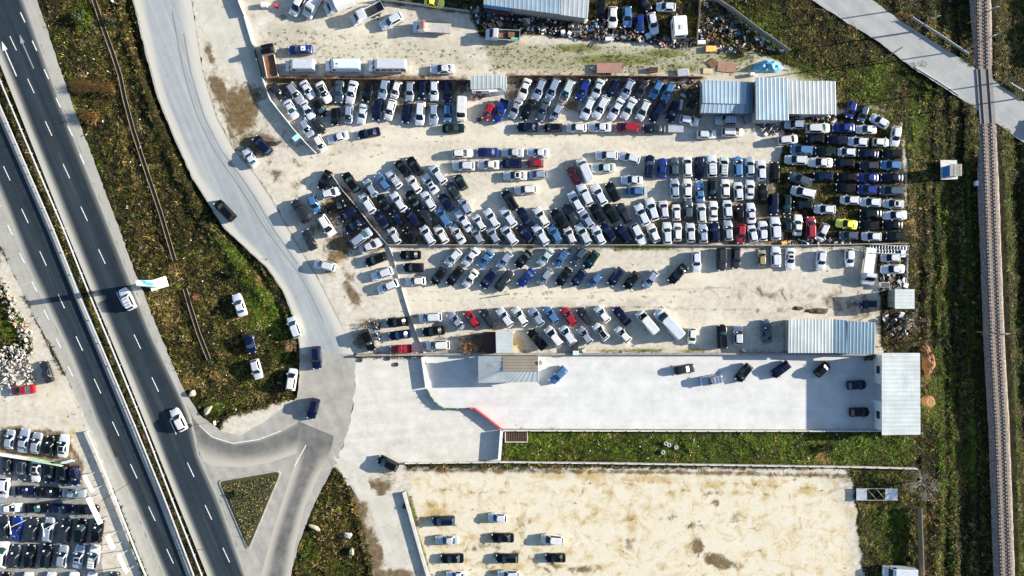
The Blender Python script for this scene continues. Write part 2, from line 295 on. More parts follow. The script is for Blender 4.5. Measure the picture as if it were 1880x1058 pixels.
ZZ = BANK - DITCH - RUTS + .40 * (NZ3 - 1) * np.clip(1 - dirt, 0, 1) * (UU > 1665) * (UU < 1782) + (.30 * (NZ4 - 1) + .30 * (NZ5 - 1)) * np.clip(1 - dirt, 0, 1)
def keep_flat(z):
    m = blur((dirt > .35).astype(float), 2) > .02
    z = z.copy(); z[m] = np.minimum(0, z[m]) * .0; return z
gm = bpy.data.meshes.new("ground")
# stretch the outer ring of the same sheet out to the horizon
XX = (UU - 940) * S; YY = (528.7 - VV) * S
XX[:, 0] = -3500; XX[:, -1] = 3500; YY[0, :] = 3500; YY[-1, :] = -3500
nr, nc = UU.shape
def bank_s(v):
    def s(t): t = max(0, min(1, t)); return t * t * (3 - 2 * t)
    return s((v - 235) / 110) if v > 180 else s((115 - v) / 110)
ZZ = keep_flat(ZZ)
for _i, _v in enumerate(gv):
    _d = np.abs(UU[_i] - rail_u(_v)) * S
    ZZ[_i] = np.maximum(ZZ[_i], np.where(_d < 4.6, 1.15 * bank_s(_v) * np.clip((3.9 - _d) / 1.9, 0, 1), -9))
co = np.stack([XX, YY, ZZ], -1).reshape(-1, 3)
idx = np.arange(nr * nc).reshape(nr, nc)
quads = np.stack([idx[1:, :-1], idx[1:, 1:], idx[:-1, 1:], idx[:-1, :-1]], -1).reshape(-1, 4)
gm.vertices.add(len(co)); gm.vertices.foreach_set("co", co.ravel().astype(np.float32))
gm.loops.add(quads.size); gm.loops.foreach_set("vertex_index", quads.ravel().astype(np.int32))
gm.polygons.add(len(quads)); gm.polygons.foreach_set("loop_start", np.arange(0, quads.size, 4, dtype=np.int32)); gm.polygons.foreach_set("loop_total", np.full(len(quads), 4, np.int32))
gm.update(calc_edges=True)
ca = gm.attributes.new("patch", 'FLOAT_COLOR', 'POINT')
ca.data.foreach_set("color", np.stack([dirt, np.clip(stain_shade, 0, 1), np.clip(green, 0, 1), np.clip(tan, 0, 1)], -1).reshape(-1).astype(np.float32))
def ground_mat():
    m, nt, b = nodes("ground_soil"); pos = geo_pos(nt)
    at = N(nt, "ShaderNodeAttribute", attribute_name="patch"); sp = N(nt, "ShaderNodeSeparateColor"); nt.links.new(at.outputs["Color"], sp.inputs[0])
    n1 = noise(nt, pos, .22, 6, .65); n2 = noise(nt, pos, 1.1, 6, .7); n3 = noise(nt, pos, 6, 4, .7); n4 = noise(nt, pos, 22, 2, .6)
    st = N(nt, "ShaderNodeMapping"); st.inputs["Scale"].default_value = (.06, 1.3, 1); nt.links.new(pos, st.inputs[0]); n5 = noise(nt, st.outputs[0], 1.0, 5, .6, .4)
    def m_(sock, nz, amp, lo, hi): return sstep(nt, math_(nt, 'ADD', sock, math_(nt, 'MULTIPLY', math_(nt, 'SUBTRACT', nz, .5), amp)), lo, hi)
    nb = noise(nt, pos, .42, 9, .74, .6)
    # packed pale dirt with gravel, ruts along the yards
    d = ramp(nt, n2, [(.25, (.33, .285, .21)), (.5, (.46, .42, .345)), (.75, (.55, .525, .46))])
    d = mix(nt, math_(nt, 'MULTIPLY', sstep(nt, n5, .55, .80), .25), d, (.33, .28, .20))
    d = mix(nt, math_(nt, 'MULTIPLY', sstep(nt, n1, .52, .70), .6), d, (.62, .595, .535))
    d = mix(nt, math_(nt, 'MULTIPLY', sstep(nt, noise(nt, pos, .13, 5, .65), .50, .68), .5), d, (.31, .275, .215))
    d = mix(nt, math_(nt, 'MULTIPLY', sstep(nt, n4, .60, .78), .55), d, (.20, .17, .12))
    d = mix(nt, math_(nt, 'MULTIPLY', sstep(nt, n3, .62, .80), .40), d, (.24, .19, .11))
    d = mix(nt, math_(nt, 'MULTIPLY', sstep(nt, math_(nt, 'ADD', sp.outputs[0], math_(nt, 'MULTIPLY', math_(nt, 'SUBTRACT', nb, .5), 1.4)), 1.02, 1.5), .85), d, ramp(nt, n3, [(.3, (.49, .445, .335)), (.7, (.62, .575, .455))]))
    tn = ramp(nt, n3, [(.3, (.23, .145, .035)), (.7, (.50, .375, .16))])
    d = mix(nt, math_(nt, 'MULTIPLY', m_(at.outputs["Alpha"], nb, 2.6, .22, .95), .9), d, tn)
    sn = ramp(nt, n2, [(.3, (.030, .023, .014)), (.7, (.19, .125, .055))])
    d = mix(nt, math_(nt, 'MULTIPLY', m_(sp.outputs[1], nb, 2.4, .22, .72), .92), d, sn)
    gn = ramp(nt, n3, [(.3, (.035, .048, .006)), (.7, (.19, .20, .03))])
    d = mix(nt, math_(nt, 'MULTIPLY', m_(sp.outputs[2], n3, 1.3, .22, .58), .88), d, gn)
    # rough grassland soil
    g = ramp(nt, n2, [(.25, (.003, .003, .001)), (.5, (.012, .011, .003)), (.75, (.045, .036, .012))])
    g = mix(nt, math_(nt, 'MULTIPLY', m_(sp.outputs[2], n2, 1.0, .3, .8), .7), g, ramp(nt, n3, [(.3, (.014, .025, .004)), (.7, (.07, .10, .015))]))
    g = mix(nt, math_(nt, 'MULTIPLY', m_(at.outputs["Alpha"], n2, 1.0, .3, .8), .75), g, ramp(nt, n3, [(.3, (.09, .055, .018)), (.7, (.30, .20, .08))]))
    c = mix(nt, m_(sp.outputs[0], nb, 1.7, .38, .62), g, d)
    nt.links.new(c, b.inputs["Base Color"]); setin(b, Roughness=.95); b.inputs["Specular IOR Level"].default_value = .1
    hh = math_(nt, 'ADD', n3, math_(nt, 'MULTIPLY', n4, .35)); bump(nt, hh, b, .38, .14)
    return m
gm.materials.append(ground_mat())
ground = link(bpy.data.objects.new("ground", gm)); tag(ground, "rough grass and pale packed dirt under the whole site", "ground", kind="structure")

# ------------------------------------------------------------------ paved sheets
PAVED = np.zeros(UU.shape, bool)
def sheet(name, poly, z, mat, label, cat="road", keep=True, jit=0.0):
    """flat paved sheet from a surveyed outline; edges are broken up by jit metres"""
    if keep:
        PAVED[inside(poly, UU, VV)] = True
    pts = []
    for i in range(len(poly)):
        a, b = P(*poly[i]), P(*poly[(i + 1) % len(poly)]); n = max(1, int((b - a).length / .7)) if jit else 1
        nrm = Vector((-(b - a).y, (b - a).x, 0)).normalized()
        for k in range(n): pts.append(a.lerp(b, k / n) + nrm * (rnd.gauss(0, jit) if k and jit else 0))
    tri = geometry.tessellate_polygon([pts])
    mb = MB(); fs = []
    for t in tri:
        p = [pts[i] for i in t]
        fs.append(tuple(t) if (p[1] - p[0]).cross(p[2] - p[0]).z > 0 else tuple(reversed(t)))
    mb.add([(p.x, p.y, z) for p in pts], fs)
    o = mb.build(name, mat); tag(o, label, cat, kind="structure"); return o
HDIR = math.atan2(.92, -.39)       # direction of the highway on the ground
def road_mat(name, dark, light, ang, streak=.5, crack=.3, bl=(.1, .1, .1)):
    m, nt, b = nodes(name); pos = geo_pos(nt)
    mp = N(nt, "ShaderNodeMapping"); mp.inputs["Rotation"].default_value = (0, 0, -ang); nt.links.new(pos, mp.inputs[0])
    ms = N(nt, "ShaderNodeMapping"); ms.inputs["Scale"].default_value = (.012, .75, 1); nt.links.new(mp.outputs[0], ms.inputs[0])
    ns = noise(nt, ms.outputs[0], 1.0, 4, .6, .2); n1 = noise(nt, pos, .35, 6, .65); n2 = noise(nt, pos, 9, 3, .6)
    f = math_(nt, 'ADD', math_(nt, 'MULTIPLY', ns, streak), math_(nt, 'MULTIPLY', n1, 1 - streak))
    c = ramp(nt, f, [(.32, dark), (.68, light)])
    c = mix(nt, math_(nt, 'MULTIPLY', sstep(nt, n2, .5, .8), .25), c, bl)
    vo = N(nt, "ShaderNodeTexVoronoi", feature='DISTANCE_TO_EDGE'); setin(vo, Scale=.11); wv = N(nt, "ShaderNodeVectorMath", operation='ADD')
    nz = N(nt, "ShaderNodeTexNoise"); setin(nz, Scale=.6, Detail=4); nt.links.new(pos, nz.inputs[0]); sc = N(nt, "ShaderNodeVectorMath", operation='SCALE'); sc.inputs[3].default_value = 4.0
    nt.links.new(nz.outputs["Color"], sc.inputs[0]); nt.links.new(pos, wv.inputs[0]); nt.links.new(sc.outputs[0], wv.inputs[1]); nt.links.new(wv.outputs[0], vo.inputs["Vector"])
    cr = math_(nt, 'MULTIPLY', math_(nt, 'LESS_THAN', vo.outputs["Distance"], .010), crack)
    c = mix(nt, cr, c, tuple(x * .45 for x in dark))
    nt.links.new(c, b.inputs["Base Color"]); setin(b, Roughness=.85); b.inputs["Specular IOR Level"].default_value = .25; bump(nt, n2, b, .15, .03); return m
ASPH = road_mat("dark_asphalt", (.020, .025, .030), (.050, .057, .064), HDIR, .6, .12)
ASPH2 = road_mat("worn_asphalt", (.10, .10, .095), (.20, .20, .19), R(20), .3, .12)
SHOULD = road_mat("pale_shoulder", (.25, .245, .215), (.37, .355, .31), HDIR, .5, .15)
DUSTY = road_mat("dusty_road", (.20, .195, .178), (.37, .35, .305), R(115), .35, .10, (.22, .21, .19))
TOPROAD = road_mat("grey_road", (.21, .22, .22), (.33, .335, .32), R(-39), .5, .08, (.25, .25, .24))
YARDC = road_mat("white_concrete", (.41, .405, .385), (.56, .555, .54), 0.0, .25, .07, (.34, .325, .295))
FOREC = road_mat("cream_concrete", (.38, .355, .305), (.56, .54, .495), R(5), .3, .12, (.45, .41, .34))
SLABC = road_mat("slab_concrete", (.36, .335, .28), (.50, .475, .415), R(-70), .3, .25, (.28, .25, .2))
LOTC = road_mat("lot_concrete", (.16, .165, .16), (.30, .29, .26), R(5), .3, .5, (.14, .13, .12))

def lane_mat(name, dark, light, dust, ang, amp=.5, streak=.7):
    """driving surface whose worn asphalt fades into dust towards its edges (attribute dust)"""
    m = road_mat(name, dark, light, ang, streak, .15, (.075, .085, .09)); nt = m.node_tree; b = nt.nodes["Principled BSDF"]; l = b.inputs["Base Color"].links[0]; base = l.from_socket
    at = N(nt, "ShaderNodeAttribute", attribute_name="dust"); pos = geo_pos(nt); mp = N(nt, "ShaderNodeMapping"); mp.inputs["Rotation"].default_value = (0, 0, -ang); nt.links.new(pos, mp.inputs[0])
    ms = N(nt, "ShaderNodeMapping"); ms.inputs["Scale"].default_value = (.03, .9, 1); nt.links.new(mp.outputs[0], ms.inputs[0]); n = noise(nt, ms.outputs[0], 1, 5, .65)
    f = sstep(nt, math_(nt, 'ADD', at.outputs["Fac"], math_(nt, 'MULTIPLY', math_(nt, 'SUBTRACT', n, .5), amp)), .05, .95)
    nt.links.new(mix(nt, f, base, dust), b.inputs["Base Color"]); return m
def resample(pts, n):
    d = [0.0]
    for a, b in zip(pts, pts[1:]): d.append(d[-1] + math.hypot(b[0] - a[0], b[1] - a[1]))
    t = np.linspace(0, d[-1], n); return np.stack([np.interp(t, d, [p[0] for p in pts]), np.interp(t, d, [p[1] for p in pts])], -1)
def strip(name, left, right, z, mat, label, prof, n=60, cat="road", fade=0):
    A, B = resample(left, n), resample(right, n); k = len(prof); vv = []; dd = []
    for i_, (a, b) in enumerate(zip(A, B)):
        for t, q in prof: q = q * min(1, i_ / fade) if fade else q; p = P(a[0] + (b[0] - a[0]) * t, a[1] + (b[1] - a[1]) * t); vv.append((p.x, p.y, z)); dd.append(q)
    fs = []
    for i in range(n - 1):
        for j in range(k - 1): fs.append((i * k + j, (i + 1) * k + j, (i + 1) * k + j + 1, i * k + j + 1))
    mb = MB(); mb.add(vv, fs); o = mb.build(name, mat); a = o.data.attributes.new("dust", 'FLOAT', 'POINT'); a.data.foreach_set("value", np.array(dd, np.float32))
    PAVED[inside(list(map(tuple, A)) + list(map(tuple, B[::-1])), UU, VV)] = True
    return tag(o, label, cat, kind="structure")
LINE = simple("road_paint", (.62, .62, .60), .7, 0, .35, 3)
LINE_F = simple("faded_road_paint", (.22, .24, .25), .7, 0, .25, 4)
L1 = [(-86, -100), (13, 150), (120, 420), (232, 690), (323, 915), (381, 1058), (405, 1120)]
R1 = [(8, -100), (46, 0), (109, 180), (204, 420), (280, 615), (316, 690), (350, 760), (367, 839), (402, 915), (447, 1040), (474, 1120)]
HWY = lane_mat("highway_asphalt", (.004, .010, .016), (.020, .033, .044), (.34, .33, .29), HDIR)
strip("highway", L1, R1, .010, HWY, "dark two-lane highway carriageway with dashed white lines", [(0, 1), (.07, .85), (.16, .35), (.26, .05), (.5, .12), (.62, 0), (.82, .05), (.93, .4), (1, .95)], 70)
RB = [(-100, -60), (0, 190), (101, 424), (204, 674), (305, 919), (357, 1058), (380, 1120)]
L2 = [(-100, 130), (-40, 270), (16, 400), (53, 499), (109, 614), (130, 657), (151, 710), (172, 770), (217, 870), (240, 915), (300, 1058), (326, 1120)]
strip("highway", L2, RB, .010, HWY, "dark carriageway left of the median guard rails", [(0, .95), (.10, .45), (.22, .08), (.45, .12), (.6, 0), (.85, 0), (.94, .25), (1, .75)], 70)
sheet("road_shoulder", [(-21, -100), (22, -30), (46, 0), (109, 180), (204, 420), (280, 615), (316, 690), (345, 750), (352, 745), (326, 690), (294, 615), (240, 480), (219, 420), (129, 180), (68, 0), (30, -100)], .006, SHOULD, "pale shoulder between the highway and the grass verge", "shoulder", jit=.06)
sheet("road_shoulder", [(-100, 220), (0, 451), (66, 588), (94, 637), (131, 710), (164, 780), (200, 875), (239, 977), (272, 1062), (296, 1120)] + L2[::-1], .006, SHOULD, "wide pale shoulder along the left carriageway", "shoulder", jit=.05)
sheet("road_shoulder", [(u, v) for u, v in RB] + [(u - 14, v) for u, v in RB[::-1]], .014, SHOULD, "pale strip along the median side of the left carriageway", "shoulder")
SERV = [(236, -80), (243, 0), (265, 90), (289, 180), (318, 250), (350, 322), (385, 378), (412, 420), (450, 455), (490, 492), (520, 537), (543, 595), (550, 640), (550, 690), (545, 730), (520, 748), (485, 775), (440, 800), (410, 792), (370, 765), (343, 725), (330, 700),
        (318, 695), (350, 760), (367, 839), (395, 900), (402, 915), (447, 1040), (474, 1120), (531, 1120), (533, 1058), (548, 1000), (577, 925), (622, 838), (640, 790), (652, 720), (654, 655)] + ROAD_R[::-1]
sheet("service_road", SERV, .004, DUSTY, "dusty pale road curving past the yards to the highway junction", jit=.05)
SLIP = lane_mat("slip_asphalt", (.075, .075, .072), (.17, .165, .152), (.36, .335, .28), R(15), .10, .05)
strip("slip_road", [(340, 733), (350, 757), (366, 780), (389, 801), (427, 813), (474, 806), (516, 790), (546, 773), (580, 786)], [(372, 845), (378, 850), (386, 854), (402, 856), (450, 858), (500, 848), (545, 832), (575, 815), (606, 800)], .008, SLIP, "grey worn asphalt bend joining the highway", [(0, .9), (.06, .45), (.2, .05), (.45, .1), (.7, .45), (1, 1)], 40)
strip("slip_road", [(547, 773), (547, 800), (543, 845), (520, 915), (496, 990), (478, 1060), (466, 1130)], [(613, 800), (608, 824), (582, 880), (560, 930), (542, 1000), (534, 1060), (530, 1130)], .012, SLIP, "worn road running down from the junction to the bottom edge", [(0, 1), (.2, .55), (.38, .1), (.62, .12), (.82, .6), (1, 1)], 40, fade=9)
SRV = lane_mat("service_asphalt", (.20, .225, .235), (.33, .35, .35), (.44, .415, .36), R(112))
strip("service_road", [(240, -80), (246, 0), (268, 90), (292, 180), (321, 250), (353, 322), (388, 378), (415, 420), (453, 455), (493, 492), (523, 537), (546, 595), (553, 650)], [(340, -80), (351, 0), (371, 130), (396, 215), (428, 275), (468, 322), (498, 367), (528, 422), (558, 472), (588, 522), (618, 582), (640, 625), (648, 650)], .007, SRV, "driving lanes of the dusty service road", [(0, 1), (.10, .75), (.2, .2), (.42, 0), (.55, .25), (.66, 0), (.8, .5), (.92, .9), (1, 1)], 80)
TRK = lane_mat("tyre_track_dust", (.15, .16, .16), (.22, .23, .23), (.34, .34, .325), R(112), .35)
for f0, f1, v0, v1, s_ in ((.60, .66, 10, 74, "dark tyre track along the middle of the service road"), (.74, .79, 14, 62, "dark tyre track along the right side of the service road")):
    A_, B_ = resample([(240, -80), (246, 0), (268, 90), (292, 180), (321, 250), (353, 322), (388, 378), (415, 420), (453, 455), (493, 492), (523, 537), (546, 595), (553, 650)], 80), resample([(340, -80), (351, 0), (371, 130), (396, 215), (428, 275), (468, 322), (498, 367), (528, 422), (558, 472), (588, 522), (618, 582), (640, 625), (648, 650)], 80)
    strip("tyre_track", [tuple(a + (b - a) * f0) for a, b in zip(A_, B_)][v0:v1], [tuple(a + (b - a) * f1) for a, b in zip(A_, B_)][v0:v1], .011, TRK, s_, [(0, 1), (.3, .2), (.5, 0), (.7, .2), (1, 1)], 60, "track")
sheet("forecourt", [(652, 655), (780, 652), (785, 715), (797, 735), (815, 749), (873, 749), (922, 787), (918, 846), (745, 851), (690, 862), (632, 852), (622, 838), (640, 790), (652, 720)], .008, FOREC, "cream concrete forecourt before the red gate", "pavement", jit=.10)
sheet("paved_yard", [(780, 652), (1619, 652), (1619, 789), (922, 787), (873, 749), (815, 749), (797, 735), (785, 715)], .012, YARDC, "bright white concrete yard with a few parked cars", "pavement")
sheet("concrete_slab", [(674, 914), (742, 903), (753, 985), (746, 1040), (713, 1043), (690, 962)], .006, SLABC, "jointed concrete slab beside the long grey wall", "pavement", jit=.05)
sheet("concrete_slab", [(612, 838), (640, 846), (668, 868), (682, 905), (662, 920), (648, 900), (630, 880)], .010, SLABC, "broken concrete patch at the bottom gate", "pavement", jit=.2)
sheet("concrete_apron", [(357, -60), (434, -60), (452, 34), (480, 140), (442, 152), (396, 92), (364, 44)], .006, SLABC, "grey concrete apron left of the upper gate wall", "pavement", jit=.08)
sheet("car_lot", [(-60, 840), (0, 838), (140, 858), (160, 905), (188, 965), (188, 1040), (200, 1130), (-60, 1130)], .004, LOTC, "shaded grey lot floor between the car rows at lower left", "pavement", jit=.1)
sheet("top_road", [(1366, -80), (1491, 0), (1545, 35), (1618, 80), (1674, 124), (1745, 169), (1796, 202), (1827, 225), (1860, 248), (1960, 320), (1960, 240), (1881, 187), (1824, 146), (1794, 126), (1745, 96), (1651, 37), (1602, 0), (1490, -80)], .006, TOPROAD, "grey country road running diagonally to the level crossing", jit=.05)
def stripe(pts, w, z, name, label, mat=LINE):
    mb = MB()
    for a, b in pts:
        a, b = P(*a), P(*b); n = Vector((-(b - a).y, (b - a).x, 0)).normalized() * w / 2
        mb.face([(q.x, q.y, z) for q in (a - n, b - n, b + n, a + n)])
    o = mb.build(name, mat); return tag(o, label, "marking", kind="structure")
stripe([((18 + 32.6 * k, 66 + 78.3 * k), (30.3 + 32.6 * k, 92.5 + 78.3 * k)) for k in range(-2, 14)], .15, .014, "lane_marking", "long white lane dashes on the right carriageway")
stripe([((37.5 + 21.8 * k, 22.6 + 52.2 * k), (46 + 21.8 * k, 41 + 52.2 * k)) for k in range(-1, 6)], .2, .018, "lane_marking", "short white dashes of the merging lane")
stripe([((6.4 + 33.3 * k, 305 + 78.1 * k), (18.7 + 33.3 * k, 331.5 + 78.1 * k)) for k in range(-2, 11)], .15, .014, "lane_marking", "long white lane dashes on the left carriageway")
stripe([((14 + 22.2 * k, 412.5 + 52 * k), (23 + 22.2 * k, 431 + 52 * k)) for k in range(-2, 6)], .2, .014, "lane_marking", "short white dashes along the left shoulder")
stripe([((1550 + 60.5 * k, 0 + 40.5 * k), (1600 + 60.5 * k, 33.5 + 40.5 * k)) for k in range(0, 4)], .10, .010, "lane_marking", "thin pale centre line of the top right road", LINE_F)
stripe([((562, 817), (541, 856))], .15, .014, "lane_marking", "short white line at the slip road mouth")
stripe([((427, 814), (474, 807)), ((474, 807), (516, 791)), ((389, 802), (427, 814)), ((366, 781), (389, 802))], .12, .018, "lane_marking", "white edge line of the slip road bend")
CRACK = simple("sealed_crack", (.006, .006, .007), .7)
stripe([((185, 920), (212, 903)), ((212, 903), (238, 886)), ((120, 548), (128, 549)), ((128, 549), (136, 545)), ((26, 350), (38, 352)), ((38, 352), (37, 345)), ((315, 1012), (352, 1008)), ((352, 1008), (388, 1010)), ((95, 508), (112, 556))], .09, .014, "sealed_crack", "dark sealed cracks across the highway lanes", CRACK)
PATCH = road_mat("asphalt_patch", (.012, .014, .017), (.03, .034, .038), HDIR, .3, 0)
sheet("road_patch", [(88, 250), (99, 246), (112, 278), (101, 282)], .013, PATCH, "dark asphalt repair patch in the right carriageway", jit=.02)
sheet("road_patch", [(196, 800), (206, 796), (222, 836), (212, 840)], .013, PATCH, "dark asphalt repair patch in the left carriageway", jit=.02)
def arrow(tip, base, tail, w, mat, label):
    t, b, q = P(*tip), P(*base), P(*tail); d = (t - b).normalized(); n = Vector((-d.y, d.x, 0)); z = .014
    mb = MB(); mb.face([(p.x, p.y, z) for p in (b - n * w, b + n * w, t)][::1]); mb.face([(p.x, p.y, z) for p in (q + n * .1, q - n * .1, b - n * .1, b + n * .1)][::-1])
    for i, f in enumerate(mb.f):
        p = [Vector(mb.v[k]) for k in f]
        if (p[1] - p[0]).cross(p[2] - p[0]).z < 0: mb.f[i] = f[::-1]
    tag(mb.build("road_arrow", mat), label, "marking", kind="structure")
arrow((3.4, 75.7), (9.5, 92), (30.6, 140), .5, LINE, "white straight-on arrow painted on the right carriageway")
arrow((36, 63), (41.5, 79), (62, 126), .42, LINE_F, "faded arrow painted on the merging lane")

# ------------------------------------------------------------------ grass tufts and weeds: ground cover nobody could count
def sample(a, u, v):
    return a[int(min(nr - 1, max(0, (v - GV0) / GST))), int(min(nc - 1, max(0, (u - GU0) / GST)))]
TINT = {'dark': (.012, .018, .004), 'olive': (.078, .082, .010), 'lime': (.10, .18, .008), 'tan': (.34, .225, .065), 'brown': (.085, .052, .026), 'pale': (.28, .25, .16)}
def tufts():
    r = random.Random(11); vv = []; ff = []; cc = []
    n = 0; nzd = vnoise(34, 34, 9)
    for _ in range(420000):
        if n > 125000: break
        u, v = r.uniform(-30, 1910), r.uniform(-30, 1090)
        if sample(PAVED, u, v) or abs(u - rail_u(v)) < 20: continue
        d, g, t, s = sample(dirt, u, v), sample(green, u, v), sample(tan, u, v), sample(stain_shade, u, v)
        n1, n2, n3 = sample(NZ1, u, v), sample(NZ2, u, v), sample(NZ3, u, v); right = u > 1660
        cl = .5 * n1 + .5 * (n3 if right else n2)
        if d > .45:
            if r.random() > .002 + .75 * max(0, g - .22): continue
            hgt = r.uniform(.05, .15); ln = 1.0
        else:
            if r.random() > .10 + 1.35 * cl: continue
            hgt = r.uniform(.06, .19) * (.6 + .9 * cl) * (1.9 if r.random() < .05 else 1); ln = r.uniform(1.2, 2.6)
        k0 = max(0, (cl - .45)) * 2
        w = [('dark', 1.3 - .6 * k0), ('olive', .40 + 1.5 * g + 1.0 * k0), ('lime', .04 + 3.0 * g * g * (.5 + k0)), ('tan', .10 + .5 * k0 * (1 - g) + 3.2 * t * t), ('brown', .65 * (1 - g)), ('pale', .02 + .12 * k0 + .3 * t * t)]
        k = r.choices([a for a, _ in w], [b for _, b in w])[0]; col = Vector(TINT[k]) * r.uniform(.55, 1.35)
        c = P(u, v); z0 = sample(ZZ, u, v) - .02; m = r.randint(4, 6); rad = hgt * r.uniform(.8, 1.6); a0 = 12 * sample(nzd, u, v)
        for i in range(m):
            a = a0 + r.gauss(0, .7) + (3.14 if r.random() < .35 else 0); ca_, sa = math.cos(a), math.sin(a); b = len(vv); wd = r.uniform(.025, .06); rr = rad * ln
            q = c + Vector((r.gauss(0, .12), r.gauss(0, .12), 0))
            vv += [(q.x - sa * wd, q.y + ca_ * wd, z0), (q.x + sa * wd, q.y - ca_ * wd, z0), (q.x + ca_ * rr * .6 + sa * wd * .8, q.y + sa * rr * .6 - ca_ * wd * .8, z0 + hgt * .9), (q.x + ca_ * rr * .6 - sa * wd * .8, q.y + sa * rr * .6 + ca_ * wd * .8, z0 + hgt * .9), (q.x + ca_ * rr * 1.2, q.y + sa * rr * 1.2, z0 + hgt * r.uniform(.6, 1.0))]
            ff += [(b, b + 1, b + 2, b + 3), (b + 3, b + 2, b + 4)]; cc += [(*col, 1)] * 5
        n += 1
    me = bpy.data.meshes.new("grass"); me.from_pydata(vv, [], ff)
    a = me.attributes.new("tint", 'FLOAT_COLOR', 'POINT'); a.data.foreach_set("color", np.array(cc, np.float32).ravel())
    m, nt, b = nodes("grass_blades"); at = N(nt, "ShaderNodeAttribute", attribute_name="tint"); nt.links.new(at.outputs["Color"], b.inputs["Base Color"])
    setin(b, Roughness=.8); b.inputs["Specular IOR Level"].default_value = .15; me.materials.append(m)
    tag(link(bpy.data.objects.new("grass", me)), "rough olive and tan grass tufts covering the verges and waste ground", "grass", kind="stuff")

# ------------------------------------------------------------------ cars: one set of meshes per body style, shared by every copy
#        length, width, height, belt, (x of: nose, bonnet start z, screen foot, screen top, roof end, tail glass foot, tail), bonnet z, boot z
STYLE = {'s': (4.6, 1.78, 1.43, .92, .96, .10, -1.02, -1.62, .80, .93), 'h': (4.0, 1.74, 1.46, .93, .98, .18, -1.42, -1.82, .84, .93), 'w': (4.5, 1.80, 1.50, .95, 1.0, .18, -1.72, -2.08, .86, .95),
         'm': (4.4, 1.80, 1.62, 1.0, 1.34, .42, -1.78, -2.10, .94, 1.02), 'c': (3.7, 1.66, 1.50, .95, 1.12, .36, -1.36, -1.74, .90, .96), 'u': (4.7, 1.86, 1.78, 1.08, .98, .38, -1.90, -2.24, 1.02, 1.08), 'v': (5.4, 1.98, 2.25, 1.20, 1.95, 1.20, -2.55, -2.62, 1.12, 1.2), 't': (5.0, 1.80, 1.70, 1.02, 1.15, .55, -.35, -.55, 1.0, .62)}
